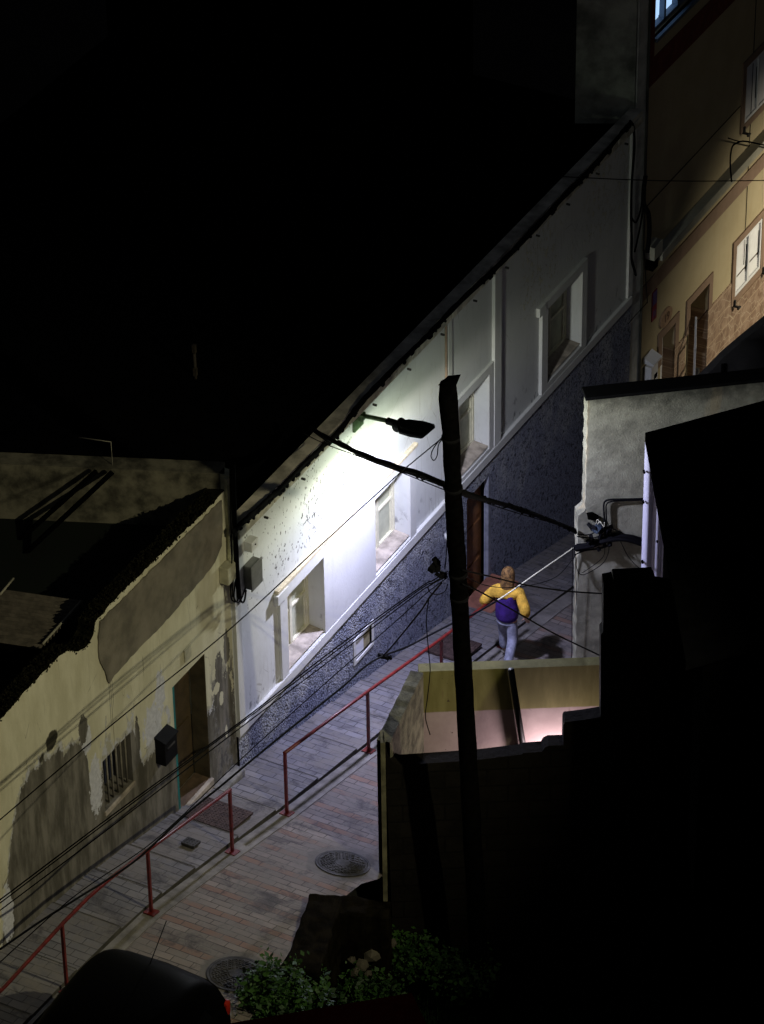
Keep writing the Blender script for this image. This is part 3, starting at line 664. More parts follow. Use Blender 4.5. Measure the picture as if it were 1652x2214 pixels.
# number plaque 19 and street sign
def text_mesh(name, body, size, loc, rot, mat, parent=None, ext=.003):
    cu = bpy.data.curves.new(name, 'FONT'); cu.body = body; cu.size = size; cu.extrude = ext; cu.align_x = 'CENTER'; cu.align_y = 'CENTER'
    o = bpy.data.objects.new(name+'_tmp', cu); C.objects.link(o); dg = bpy.context.evaluated_depsgraph_get()
    me = bpy.data.meshes.new_from_object(o.evaluated_get(dg)); bpy.data.objects.remove(o)
    me.materials.clear(); me.materials.append(mat); t = bpy.data.objects.new(name, me); C.objects.link(t)
    off = WL.get(parent.name, V((0, 0, 0))) if parent else V((0, 0, 0))
    t.parent = parent; t.location = V(loc)-off; t.rotation_euler = rot; return t
NP = thing('house_number_plaque', 'oval stone plaque with the number 19 above the brown doorway', 'plaque', (0, 13.2, -.5))
mb = MB(); ring = [(.002, 13.2+.21*cos(2*pi*k/28), -.52+.15*sin(2*pi*k/28)) for k in range(28)]; mb.prism(ring, (.025, 0, 0)); mb.build('plate', plain('sandstone', (.33, .215, .14), .85, .2, 8, .3), NP)
text_mesh('digits', '19', .2, (.031, 13.2, -.52), (pi/2, 0, pi/2), plain('brown_digit', (.15, .085, .055), .8), NP)
SG = thing('street_sign', 'small violet and red enamel sign on the ochre wall beside the pilaster', 'sign', (0, 12.78, -.07))
mb = MB(); mb.box(.002, .014, 12.70, 12.86, -.33, .18); mb.build('plate', plain('red_enamel', (.22, .02, .035), .4), SG)
mb = MB(); mb.box(.0145, .017, 12.71, 12.85, -.06, .17); mb.build('violet_panel', plain('violet_enamel', (.09, .06, .2), .4), SG)
mb = MB(); mb.box(.0145, .017, 12.73, 12.83, -.27, -.16); mb.build('lower_mark', plain('violet_enamel_2', (.14, .06, .16), .4), SG)
# meter box with pitched lid
MT = thing('meter_box', 'white meter box with a pitched lid at the foot of the pilaster', 'box', (0, 12.62, -1.2))
mb = MB(); mb.box(.021, .14, 12.46, 12.70, -1.36, -.97); mb.build('case', alu, MT, bevel=.008)
mb = MB(); mb.prism([(.02, 12.43, -.80), (.19, 12.43, -.88), (.19, 12.43, -.905), (.02, 12.43, -.90)], (0, .29, 0)); mb.build('lid', alu, MT)
mb = MB(); mb.box(.141, .146, 12.56, 12.66, -1.22, -1.14); mb.build('label_window', dark, MT)
MT2 = thing('lower_meter_box', 'second smaller white box below the lidded meter box', 'box', (0, 12.6, -1.9))
mb = MB(); mb.box(.021, .1, 12.44, 12.70, -1.95, -1.6); mb.build('case', alu, MT2, bevel=.008); mb = MB(); mb.box(.101, .106, 12.46, 12.52, -1.93, -1.62); mb.build('side_seam', grey_box, MT2)

# ======================= GREY WALL across the street (frontal)
az = 81; W0 = V((2.17, 5.95, 0)); d81 = dv(az); n81 = V((d81.y, -d81.x, 0))   # n81 points to the camera
tpt = onP(1270, 865, W0, az); ztop = tpt.z
GW = thing('grey_rendered_wall', 'tall patchy grey rendered wall with a black coping right of the street', 'wall', W0+V((0, 0, g(6))))
o_ = W0+V((0, 0, -3)); L = 6.0
random.seed(5)
s1 = onP(1268, 1112, W0, az); shelf = s1.z
edge = [(0.12, -3)]
outl = []
zz = -3
lx = (onP(1251, 1112, W0, az)-W0).dot(d81); ux = (onP(1270, 900, W0, az)-W0).dot(d81)
while zz < shelf: outl.append((lx+random.uniform(-.008, .01), zz)); zz += .09
outl.append((lx+.03, shelf+.02)); outl.append((ux-.02, shelf+.05))
zz = shelf+.1
while zz < ztop: outl.append((ux+random.uniform(-.008, .01), zz)); zz += .09
outl.append((ux, ztop-.0)); outl.append((L, ztop)); outl.append((L, -3))
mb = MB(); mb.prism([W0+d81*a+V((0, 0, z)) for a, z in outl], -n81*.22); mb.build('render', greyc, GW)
mb = MB(); mb.obox(W0+d81*(ux-.03)+n81*.02+V((0, 0, ztop+.002)), d81*(L), -n81*.27, (0, 0, .05)); mb.build('coping', black_cap, GW, bevel=.01)
# the broken lip of render
mb = MB(); q = onP(1262, 1112, W0, az); pts = [onP(x, y, W0, az) for x, y in ((1268, 1108), (1280, 1106), (1292, 1112), (1296, 1122), (1284, 1120), (1270, 1118))]
mb.prism([p+n81*.001 for p in pts], n81*.05); mb.build('broken_lip', dark, GW)

# white corrugated sheet fence
az2 = 84; WP = W0+n81*.9+d81*.9; P0 = onP(1395, 950, WP, az2); d2 = dv(az2); n2_ = V((d2.y, -d2.x, 0))
zb = onP(1390, 1300, WP, az2).z
FN = thing('corrugated_white_fence', 'translucent white corrugated sheet screen standing beside the grey wall', 'fence', V((P0.x, P0.y, zb-1.3)))
mb = MB(); vs = []; N = 80; Wd_ = .66
for i in range(N+1):
    t = i/N; off = .045*abs(sin(t*pi*5))
    for zz in (zb-1.3, P0.z): vs.append(V((P0.x, P0.y, zz))+d2*(Wd_*t)+n2_*off)
mb.add(vs, [(2*i, 2*i+2, 2*i+3, 2*i+1) for i in range(N)], True); mb.add([v-n2_*.006 for v in vs], [(2*i, 2*i+1, 2*i+3, 2*i+2) for i in range(N)], True)
nn = NT('white_polycarbonate', .45, .4); nn.color((.55, .54, .62)); nn.b.inputs['Emission Strength'].default_value = 0
mb.build('sheet', nn.m, FN)
for (x, y) in ((1393, 1020), (1391, 1085), (1426, 1082), (1421, 1170), (1446, 1178), (1389, 1215), (1454, 1205), (1455, 1262)):
    p = onP(x, y, P0+n2_*.05, az2); mb = MB(); mb.tube([p-n2_*.03, p+n2_*.02], .016, 8); mb.build('bolt', dark, FN)
mb = MB(); p = onP(1455, 1235, P0, az2); p = V((p.x, p.y, zb-1.3))-n2_*.05; mb.obox(p, d2*.10, n2_*.04, (0, 0, 2.6)); mb.build('timber_post', plain('ochre_timber', (.5, .3, .09), .7), FN)

# ======================= YELLOW YARD (patio) with its lamp
azb = 88; d88 = dv(azb); n88 = V((d88.y, -d88.x, 0)); YB = V((2.5, .72, 0)); ytop = onP(905, 1452, YB, azb).z
YD = thing('walled_yard', 'small roofless yard with yellow inner wall, pink lamp glow coloured into its lower part, and low concrete side wall', 'yard wall', YB+V((0, 0, g(1))))
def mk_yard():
    n = NT('yard_paint_and_glow', .8, .25); X, Y, Z = n.sep()
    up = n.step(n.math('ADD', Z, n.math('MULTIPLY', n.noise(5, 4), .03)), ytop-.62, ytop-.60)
    yel = n.mix(n.step(n.noise(3, 5, n.scale((2, 2, .4))), .35, .7), (.17, .155, .045), (.25, .23, .08)); pink_glow = n.mix(n.step(n.noise(2, 5), .35, .7), (.36, .28, .27), (.48, .385, .37))  # yellow is paint; the pink lower band is lamp light put into the colour
    col = n.mix(up, pink_glow, yel)
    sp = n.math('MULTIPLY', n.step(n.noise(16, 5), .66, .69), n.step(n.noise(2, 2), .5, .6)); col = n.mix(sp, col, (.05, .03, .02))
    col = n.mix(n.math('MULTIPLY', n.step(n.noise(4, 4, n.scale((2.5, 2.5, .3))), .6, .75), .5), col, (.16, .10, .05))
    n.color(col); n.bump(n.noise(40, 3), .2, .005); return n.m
mb = MB(); mb.obox(YB+V((0, 0, -2.2)), d88*4.2, -n88*.16, (0, 0, ytop+2.2)); mb.build('paint_and_glow_wall', mk_yard(), YD)
mb = MB(); mb.obox(YB+V((0, 0, -1.2))+n88*.001, d88*1.2, n88*1.2, (0, 0, .05)); 
# side wall running back to the street corner
SA = onZ(893, 1456, ytop-.02); SB = onZ(832, 1603, 2.2)
SA = YB+n88*.0+V((0, 0, ytop)); sd_ = V((SB.x-SA.x, SB.y-SA.y, 0)); sl = sd_.length; sd_.normalize(); sn = V((-sd_.y, sd_.x, 0))
if sn.dot(R0) < 0: sn = -sn
mb = MB(); base = V((SA.x, SA.y, -2.3)); e = V((SB.x, SB.y, -2.3))
random.seed(9); N = 14; o0 = len(mb.v)
tops = [ytop+(2.2-ytop)*i/N + random.uniform(-.006, .006) for i in range(N+1)]
for i in range(N+1):
    p = base+(e-base)*(i/N)
    for off, zz in ((-.1, -2.3), (-.1, tops[i]), (.06, tops[i]), (.06, -2.3)): mb.v.append(V((p.x, p.y, 0))+sn*(off+random.uniform(-.003, .003))+V((0, 0, zz)))
for i in range(N):
    for k in range(3): a = o0+i*4+k; mb.f.append([a, a+1, a+5, a+4]); mb.m.append(0); mb.sm.append(False)
mb.f.append([o0, o0+3, o0+2, o0+1]); mb.m.append(0); mb.sm.append(False)
mb.build('side_wall', plain('dirty_side_concrete', (.13, .125, .085), .95, .6, 6, .6), YD)
mb = MB(); a = onP(1105, 1447, YB+n88*.08, azb); b_ = onP(1135, 1640, YB+n88*.08, azb); b2 = a+(b_-a)*1.6; mb.tube([a, b2], .04, 8); mb.build('drainpipe', plain('black_pipe', (.012, .012, .012), .5), YD)

# ======================= BLOCK WALL in front of the yard, stepping up to the right
BW0 = V((2.78, -.60, 0)); 
BK = thing('block_wall', 'dark unplastered concrete block wall stepping up behind the utility pole', 'wall', BW0+V((0, 0, -1.6)))
pp = [(831, 1602), (838, 1632), (850, 1648), (866, 1654), (1030, 1643), (1128, 1631), (1132, 1628), (1172, 1625), (1178, 1616), (1187, 1612), (1218, 1611), (1219, 1566), (1222, 1561), (1262, 1556), (1299, 1550),
      (1299, 1372), (1304, 1366), (1305, 1262), (1325, 1258), (1327, 1252), (1412, 1248), (1416, 1256), (1420, 1268), (1454, 1273), (1700, 1280)]
pts = [onP(x, y, BW0, azb) for x, y in pp]
lowz = zlot(3, -.5)-.6
pts = [V((BW0.x, BW0.y, lowz))+d88*((pts[0]-BW0).dot(d88)+.09)] + [V((BW0.x, BW0.y, .9))+d88*((pts[0]-BW0).dot(d88)+.03)] + pts + [V((pts[-1].x, pts[-1].y, lowz))]
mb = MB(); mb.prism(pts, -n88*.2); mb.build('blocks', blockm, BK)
# rendered end of that wall, facing the street
mb = MB(); q = pts[2]; ex = V((BW0.x, BW0.y, 0))+d88*((V(pp and pts[2])-BW0).dot(d88))
mb.obox(ex+V((0, 0, lowz))-d88*.045+n88*.01, d88*.055, -n88*.24, (0, 0, pts[2].z-lowz-.02)); mb.build('rendered_end', plain('olive_render', (.15, .14, .085), .95, .5, 5, .6), BK)
# yard floor + lamp inside
lp = onP(1200, 1640, YB+n88*.0, azb)
mb = MB(); fl = YB+V((0, 0, -.35)); mb.obox(fl, d88*4.2, n88*1.0, (0, 0, .05)); mb.build('yard_floor', kerb_m, YD)
LY = thing('yard_bulkhead_lamp', 'small bulkhead lamp lighting the pinkish yard wall from behind the stepped blocks', 'lamp', lp+n88*.30+V((0, 0, -.22)))
lq = WL[LY.name]
mb = MB(); mb.lathe(lq+V((0, 0, -.05)), [(.05, 0), (.08, .03), (.08, .05)], 16); mb.build('lamp_base', lampblack, LY)
mb = MB(); mb.lathe(lq+V((0, 0, .0)), [(.06, 0), (.055, .05), (.03, .08)], 16); mb.build('lamp_glass', emis('bulkhead_glass', (1, .85, .85), 4), LY)
mb = MB(); mb.tube([lq+V((0, 0, -.05)), lq+V((0, 0, -.9))], .03); mb.build('lamp_post', lampblack, LY)
l = bpy.data.lights.new('yard_light', 'POINT'); l.energy = YARD_W; l.color = (1, .80, .84); l.shadow_soft_size = .06
o = bpy.data.objects.new('yard_light', l); C.objects.link(o); o.parent = LY; o.location = (0, 0, .16)

# ======================= DARK HOUSE with black roof on the right
rA, rB, rC = onZ(1395, 935, 5.6), onZ(1690, 855, 5.6), onZ(1483, 1430, 5.6); rD = rC+(rB-rA)*1.2
DH = thing('black_roofed_house', 'unlit house under a black flat roof at the right edge', 'house', (rA+rD)/2+V((0, 0, -7)))
rB2 = rA+(rB-rA)*2.4; rD2 = rC+(rB-rA)*2.4
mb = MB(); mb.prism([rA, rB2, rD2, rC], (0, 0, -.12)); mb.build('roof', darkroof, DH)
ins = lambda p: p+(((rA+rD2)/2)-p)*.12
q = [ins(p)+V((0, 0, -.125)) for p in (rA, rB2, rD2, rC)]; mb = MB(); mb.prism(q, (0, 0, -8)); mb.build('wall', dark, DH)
# dark lean-to behind the grey wall (curved outline)
pv = W0-n81*1.6
cv = [onP(x, y, pv, az) for x, y in ((1480, 842), (1500, 833), (1520, 818), (1540, 798), (1565, 772), (1600, 742), (1690, 668), (1700, 860))]
mb = MB(); mb.prism(cv, -n81*.15); mb.mi = 0
o = mb.build('tarpaulin_awning', plain('black_tarp', (.012, .011, .012), .8), loc=cv[0]); tag(o, 'black curved tarpaulin edge above the grey wall at the right', 'awning')
mb = MB(); mb.tube([cv[4]+V((0, 0, -.1)), V((cv[4].x, cv[4].y, g(9)-.5))], .03)
o.name = 'tarpaulin_awning'; mb.build('support', dark, o)

# ======================= UTILITY POLE
pb = V((4.0, -.50, -2.0)); pt = V((4.0, -1.35, 8.06))
UPole = thing('utility_pole', 'rough black timber utility pole leaning in front of the yard', 'pole', pb)
random.seed(2); P_ = []; R_ = []
NP_ = 46
for i in range(NP_+1):
    t = i/NP_; P_.append(pb+(pt-pb)*t+V((random.uniform(-.006, .006), random.uniform(-.006, .006), 0))); R_.append((.118-.026*t)*(1+random.uniform(-.035, .035)))
R_[-1] = .09; R_[-2] = .106; R_[-3] = .100
mb = MB(); mb.tube(P_, R_, 14); mb.build('shaft', wood_pole, UPole)
mb = MB(); mb.prism([pt+V((-.09, -.05, -.02)), pt+V((.09, -.05, -.02)), pt+V((.10, .05, .08)), pt+V((-.05, .05, .02))], (0, .06, 0)); mb.build('split_top', wood_pole, UPole)
def onpole(x, y):  # point on the pole axis nearest to a ray
    d = ray(x, y).normalized(); a = (pt-pb).normalized(); w_ = CAM-pb; bb = d.dot(a)
    t = (w_.dot(a)-bb*w_.dot(d))/(1-bb*bb); return pb+a*t
for yy_ in (945, 1055, 1240, 1290):
    c = onpole(985, yy_); mb = MB(); a = (pt-pb).normalized(); rr_ = .118-.026*((c-pb).length/(pt-pb).length)+.008; mb.tube([c-a*.02, c+a*.02], rr_, 14); mb.build('strap', cable_m, UPole)
hub = onpole(990, 1240)
mb = MB(); random.seed(4)
for k in range(7):
    c = hub+V((-.17-random.uniform(0, .12), random.uniform(-.1, .02), random.uniform(-.14, .14))); mb.cbox(c, random.uniform(.03, .09), random.uniform(.04, .1), random.uniform(.04, .12), Matrix.Rotation(random.uniform(0, 3), 3, 'Z') @ Matrix.Rotation(random.uniform(0, 3), 3, 'X'))
mb.build('cable_clamps', cable_m, UPole)

# ======================= STREET LAMP (the light of the picture)
SL = thing('street_lamp', 'black LED street lamp on a green arm fixed under the white house cornice', 'street lamp', (0, 3.78, 3.35))
mb = MB(); mb.box(.0, .035, 3.66, 3.90, 3.16, 3.46); mb.cbox((.06, 3.8, 3.34), .07, .1, .1); mb.build('wall_plate', armgreen, SL, bevel=.006)
arm0, arm1 = V((.03, 3.79, 3.36)), V((.50, 3.76, 3.42))
mb = MB(); mb.tube([arm0, arm1], .03, 12); mb.build('arm', armgreen, SL)
mb = MB(); mb.tube([arm1-V((.05, 0, .005)), arm1+V((.12, -.01, .0))], .048, 12); mb.tube([arm1+V((.12, -.09, -.01)), arm1+V((.12, .08, -.01))], .06, 12); mb.build('knuckle', lampblack, SL)
tilt = radians(14)
TX = V((cos(tilt), -.10, sin(tilt)*.6)).normalized(); TY = V((0.10, 1, 0)).normalized(); TZ = TX.cross(TY).normalized(); TY = TZ.cross(TX)
HC = arm1+V((.14, -.02, -.02))
def hp(a, b_, c): return HC+TX*a+TY*b_+TZ*c
mb = MB(); outl = [(0, -.06), (.09, -.16), (.27, -.18), (.43, -.165), (.45, -.14), (.45, .13), (.43, .155), (.24, .175), (.07, .14), (0, .06)]
mb.prism([hp(a, b_, 0) for a, b_ in outl], TZ*.045); mb.build('housing', lampblack, SL, bevel=.01)
mb = MB(); mb.prism([hp(.02+a*.9, b_*.7, .045) for a, b_ in outl], TZ*.03); mb.build('cooling_cover', lampblack, SL, bevel=.008)
mb = MB(); mb.prism([hp(a, b_, -.003) for a, b_ in ((.15, -.1), (.4, -.1), (.4, .1), (.15, .1))], TZ*-.004); mb.build('led_lens', emis('led_panel', (.95, .97, 1), 30), SL)
SIGN = -1.0
def lamp_light(name, parent, loc, rot_m, energy, stops, soft=.05, kind='SPOT', ang=178, tint=(1, 1, 1)):
    l = bpy.data.lights.new(name, kind); l.energy = energy; l.shadow_soft_size = soft; l.color = tint
    if kind == 'SPOT': l.spot_size = radians(ang); l.spot_blend = .12
    if stops:
        l.use_nodes = True; nt = l.node_tree; em = nt.nodes['Emission']
        tc = nt.nodes.new('ShaderNodeTexCoord'); sp = nt.nodes.new('ShaderNodeSeparateXYZ'); nt.links.new(tc.outputs['Normal'], sp.inputs[0])
        ab = nt.nodes.new('ShaderNodeMath'); ab.operation = 'MULTIPLY_ADD'; ab.inputs[1].default_value = SIGN*.5; ab.inputs[2].default_value = .5; nt.links.new(sp.outputs[2], ab.inputs[0])
        cr = nt.nodes.new('ShaderNodeValToRGB'); nt.links.new(ab.outputs[0], cr.inputs[0]); el = cr.color_ramp.elements
        el[0].position = stops[0][0]; el[0].color = (*stops[0][1], 1); el[1].position = stops[-1][0]; el[1].color = (*stops[-1][1], 1)
        for p, c_ in stops[1:-1]: e_ = el.new(p); e_.color = (*c_, 1)
        nt.links.new(cr.outputs[0], em.inputs['Color']); em.inputs['Strength'].default_value = 1
    o = bpy.data.objects.new(name, l); C.objects.link(o); o.parent = parent
    M4 = rot_m.to_4x4(); M4.translation = V(loc)-WL[parent.name]; o.matrix_local = M4; return o
# optic: wide pattern, yellowish at grazing angles, bluish straight below (typical of white LEDs)
tiltL = radians(24); ax = V((sin(tiltL), -.09, -cos(tiltL))).normalized(); zc = -ax; xc = V((0, 1, 0)).cross(zc).normalized(); yc = zc.cross(xc)
RM = Matrix((xc, yc, zc)).transposed()
def ml(c, k): return tuple(min(1, a*k) for a in c)
h_ = lambda c: .5+c*.5
stops = [(h_(-.5), (0, 0, 0)), (h_(-.25), ml((.75, .9, .7), .035)), (h_(-.03), ml((.85, .97, .74), .10)), (h_(.07), ml((.93, .98, .82), .27)), (h_(.16), ml((.94, .99, .90), .38)), (h_(.30), ml((.86, .90, 1.0), .48)), (h_(.46), ml((.76, .79, 1.0), .72)), (h_(.75), ml((.62, .645, 1.0), .84)), (1.0, ml((.62, .64, 1.0), .84))]
lamp_light('led_light', SL, hp(.28, 0, -.035), RM, MAIN_W, stops, .09, kind='POINT')

# ---- other street lamps of the quarter (outside the picture, light the ochre house and the lower street)
def post_lamp(name, label, foot, h, col, energy, aim, ang, blend=.4, armd=V((-.8, 0, 0))):
    T = thing(name, label, 'street lamp', foot, 'lamps outside the view')
    f = V(foot); mb = MB(); mb.tube([f, f+V((0, 0, h))], [.07, .045]); mb.build('post', iron, T)
    mb = MB(); mb.tube([f+V((0, 0, h-.1)), f+V((0, 0, h+.1))+armd], .025); mb.build('arm', iron, T)
    c = f+V((0, 0, h+.1))+armd; mb = MB(); mb.cbox(c, .4, .2, .06); mb.build('housing', lampblack, T, bevel=.01)
    mb = MB(); mb.cbox(c-V((0, 0, .035)), .28, .14, .01); mb.build('lens', emis('warm_lens', col, 6), T)
    l = bpy.data.lights.new(name+'_light', 'SPOT'); l.energy = energy; l.color = col; l.spot_size = radians(ang); l.spot_blend = blend; l.shadow_soft_size = .08
    o = bpy.data.objects.new(name+'_light', l); C.objects.link(o); o.parent = T; p = c-V((0, 0, .06)); o.location = p-f
    o.rotation_euler = (V(aim)-p).to_track_quat('-Z', 'Y').to_euler(); return T
post_lamp('post_lamp', 'post lamp further down the street lighting the ochre house', (6.6, 18.8, -4.6), 5.3, (1, .89, .66), ORANGE_W, (-.3, 18.0, -3.2), 98, 1.0)
post_lamp('post_lamp', 'tall post lamp uphill to the right lighting the lower street', (13.3, -5.2, 0), 11.6, (1, .93, .62), WARM_W, (-1.0, -1.6, 2.2), 44, .7)

# ======================= RAILINGS
RX = 1.02
def railing(label, pts_, posts):
    T = thing('railing', label, 'railing', (RX, posts[0], g(posts[0])), 'red tube railings along the kerb')
    mb = MB(); mb.tube(pts_, .023, 10); mb.build('handrail', red_paint, T)
    for y in posts:
        zt = None
        for (a, b_) in zip(pts_, pts_[1:]):
            if a[1] <= y <= b_[1]+1e-6: zt = a[2]+(b_[2]-a[2])*(y-a[1])/(b_[1]-a[1])
        mb = MB(); mb.obox((RX-.017, y-.017, g(y)), (.034, 0, 0), (0, .034, 0), (0, 0, zt-g(y)-.01)); ps = mb.build('post', red_paint, T)
        mb = MB(); mb.obox((RX-.07, y-.07, g(y)+.005+.02), (.14, 0, 0), (0, .14, -.03), (0, 0, .018)); mb.build('foot_plate', red_paint, ps)
def zr(y): return None
r1 = [(RX, -10, 2.55), (RX, -7.2, 2.2), (RX, -6.1, 2.10), (RX, -4.91, 2.09), (RX, -4.4, 2.06), (RX, -3.95, 1.99), (RX, -3.13, 1.80), (RX, -1.28, 1.35)]
r1 = [(a, b_, c-.02) for a, b_, c in r1]
railing('long red railing down the lower sidewalk, ending at the rusty drain plate', r1, [-8.6, -6.75, -4.95, -3.14, -1.30])
r2 = [(RX, 0, .97), (RX, 2.08, .47), (RX, 4.11, -.05), (RX, 5.5, -.36), (RX, 5.95, -.46)]
railing('red railing beside the stepped sidewalk under the grey stucco wall', r2, [0.01, 2.1, 4.1, 5.9])

# ======================= MANHOLES, DRAINS
def slope_at(y): return atan2(g(y+.15)-g(y-.15), .3)
def manhole(label, x, y, r):
    T = thing('manhole_cover', label, 'manhole cover', (x, y, g(y)+.004), 'round iron manhole covers in the street', rot=(slope_at(y), 0, 0))
    mb = MB(); mb.lathe((0, 0, 0), [(r+.035, 0), (r+.035, .012), (r+.005, .012), (r+.003, .002)], 48); mb.build('ring', iron, T, local=True)
    mb = MB(); mb.lathe((0, 0, 0.003), [(r, 0), (r, .008), (r*.96, .011), (r*.3, .011), (r*.28, .018), (r*.1, .018)], 48)
    for ring, n_ in ((.38, 16), (.50, 22), (.62, 28), (.74, 34), (.86, 40)):
        for k in range(n_):
            a = 2*pi*(k+.5*(int(ring*100) % 2))/n_; R = Matrix.Rotation(a+(pi/4 if k % 2 else -pi/4), 3, 'Z')
            mb.cbox((r*ring*cos(a), r*ring*sin(a), .019), .034, .014, .012, R)
    mb.build('cover', iron, T, local=True)
manhole('round studded manhole cover in the cement patch beside the block wall', 2.2, -.7, .30)
manhole('round studded manhole cover near the leafy bush at the bottom', 2.46, -3.66, .30)
def plate(label, x0, x1, y0, y1, grp=None, nm='drain_plate', mat=rust):
    yc_ = (y0+y1)/2; T = thing(nm, label, 'drain cover', ((x0+x1)/2, yc_, g(yc_)+.115), grp, rot=(slope_at(yc_)*.75, 0, 0)); hx, hy = (x1-x0)/2, (y1-y0)/2
    mb = MB(); mb.box(-hx, hx, -hy, hy, -.02, .012); mb.build('plate', mat, T, local=True)
    mb = MB(); nxx, nyy = max(3, int(hx*2/.045)), max(3, int(hy*2/.045))
    for i in range(nxx):
        for j in range(nyy): mb.cbox((-hx+.03+i*(2*hx-.06)/(nxx-1), -hy+.03+j*(2*hy-.06)/(nyy-1), .015), .02, .007, .006, Matrix.Rotation(pi/4 if (i+j) % 2 else -pi/4, 3, 'Z'))
    mb.build('tread', mat, T, local=True)
plate('square rusty tread-plate cover in the sidewalk before the brown door', .17, .80, -1.0, -.42)
plate('dark iron plate in the upper sidewalk beside the utility pole', .30, .85, 5.0, 5.6)
plate('tiny valve lid set in the lower sidewalk', .50, .68, -1.62, -1.46, nm='valve_lid', mat=iron)

# ======================= WALL FITTINGS
def letterbox():
    T = thing('letterbox', 'black metal letterbox on the flaked wall beside the brown door', 'letterbox', (0, -1.15, 1.45))
    mb = MB(); mb.box(.0, .14, -1.30, -1.02, 1.36, 1.72); mb.build('case', lampblack, T, bevel=.006)
    mb = MB(); mb.prism([(0, -1.31, 1.765), (.16, -1.31, 1.715), (.16, -1.31, 1.70), (0, -1.31, 1.725)], (0, .30, 0)); mb.build('lid', lampblack, T)
    mb = MB(); mb.box(.1402, .146, -1.24, -1.08, 1.58, 1.61); mb.build('slot', iron, T)
letterbox()
JB = thing('junction_box', 'grey plastic junction box at the end of the white wall beside the black cables', 'junction box', (0, 1.02, 2.5))
mb = MB(); mb.prism([(.0, .88, 2.54), (0, 1.12, 2.54), (0, 1.12, 2.88), (0, .88, 2.88)], (.11, 0, 0)); mb.build('case', grey_box, JB, bevel=.012)
mb = MB(); mb.box(.111, .125, .865, 1.135, 2.525, 2.895); mb.build('cover', grey_box, JB, bevel=.006)
MB2 = thing('cable_terminal', 'small cream terminal box on the pale corner post', 'junction box', (0, .43, 3.0))
mb = MB(); mb.box(.0, .13, .32, .55, 2.98, 3.22); mb.build('case', plain('cream_plastic', (.46, .44, .32), .6), MB2, bevel=.01)
mb = MB()
for k in range(4): mb.tube([(.02+.03*k, .40, 2.98), (.02+.03*k, .40, 2.94)], .011, 6)
mb.build('cable_glands', grey_box, MB2)
SB_ = thing('square_lamp_box', 'small pale square box high on the white wall under the cable', 'junction box', (0, 1.02, 3.12))
mb = MB(); mb.box(.002, .11, .92, 1.08, 3.08, 3.22); mb.build('case', trimw, SB_, bevel=.006); mb = MB(); mb.lathe((.12, 1.0, 3.16), [(.01, 0), (.01, .012)], 8); mb.build('screw', iron, SB_)
# old hook and stain plate left
mb = MB(); mb.lathe((0.01, -3.42, 3.2), [(.06, 0), (.06, .02)], 12)

# ======================= CABLES
def curve_pts(P, n=10):
    P = [V(p) for p in P]; out = []
    for i in range(len(P)-1):
        p0 = P[max(i-1, 0)]; p1 = P[i]; p2 = P[i+1]; p3 = P[min(i+2, len(P)-1)]
        for k in range(n):
            t = k/n; out.append(.5*((2*p1)+(-p0+p2)*t+(2*p0-5*p1+4*p2-p3)*t*t+(-p0+3*p1-3*p2+p3)*t**3))
    return out+[P[-1]]
def cable(name, label, P, r, grp=None, mat=cable_m, n=10, extra=None, sides=6, cat='cable'):
    pp_ = curve_pts(P, n); mb = MB(); mb.tube(pp_, r, sides)
    for (Q, rr) in (extra or []): mb.tube(curve_pts(Q, n), rr, sides)
    o = mb.build(name, mat, loc=pp_[0]); tag(o, label, cat, grp); return o
def px_line(pl_, Xs):
    # pixel polyline, depth given as the X coordinate at both ends
    n_ = len(pl_); L_ = [0]
    for a, b_ in zip(pl_, pl_[1:]): L_.append(L_[-1]+math.hypot(b_[0]-a[0], b_[1]-a[1]))
    return [onX(p[0], p[1], Xs[0]+(Xs[1]-Xs[0])*l_/L_[-1]) for p, l_ in zip(pl_, L_)]
WG = 'black cables strung over the street'
# eave bundle
random.seed(8)
ev = [(505, 1150), (520, 1135), (560, 1100), (600, 1062), (650, 1012), (700, 962), (735, 930), (775, 880), (850, 800), (925, 722), (1000, 648), (1075, 575), (1150, 500), (1225, 420), (1300, 340), (1345, 287), (1360, 268)]
evp = [onX(x+random.uniform(-1, 1), y+random.uniform(-1.5, 1.5), .17) for x, y in ev]
dn = [onX(x, y, .12) for x, y in ((1362, 262), (1370, 275), (1371, 320), (1366, 400), (1365, 480), (1366, 520), (1366, 560), (1373, 585), (1374, 595))]
def jig(P, a): return [p+V((random.uniform(-a, a)*.5, random.uniform(-a, a)*.5, random.uniform(-a, a))) for p in P]
EB = thing('eave_cable_bundle', 'thick black cable bundle clipped along the cornice of the white house', 'cable', evp[1])
mb = MB()
for k in range(4): mb.tube(curve_pts(jig(evp, .02), 8), [random.uniform(.020, .032) for _ in range(8*(len(evp)-1)+1)], 7)
for k in range(60):
    i = random.randrange(0, len(evp)-1); p = evp[i].lerp(evp[i+1], random.random()); mb.cbox(p+V((.02, 0, random.uniform(-.05, .0))), .03, random.uniform(.02, .08), random.uniform(.02, .05))
mb.build('strands', cable_m, EB)
mb = MB()
for k in range(3): mb.tube(curve_pts(jig(dn, .012), 6), .017, 6)
mb.build('drop_strands', cable_m, EB)
mb = MB(); y = 1.2
while y < 11.6: mb.box(.13, .185, y, y+.02, 3.43, 3.455); y += .92
tag(mb.build('clips', iron, EB), kind='stuff')
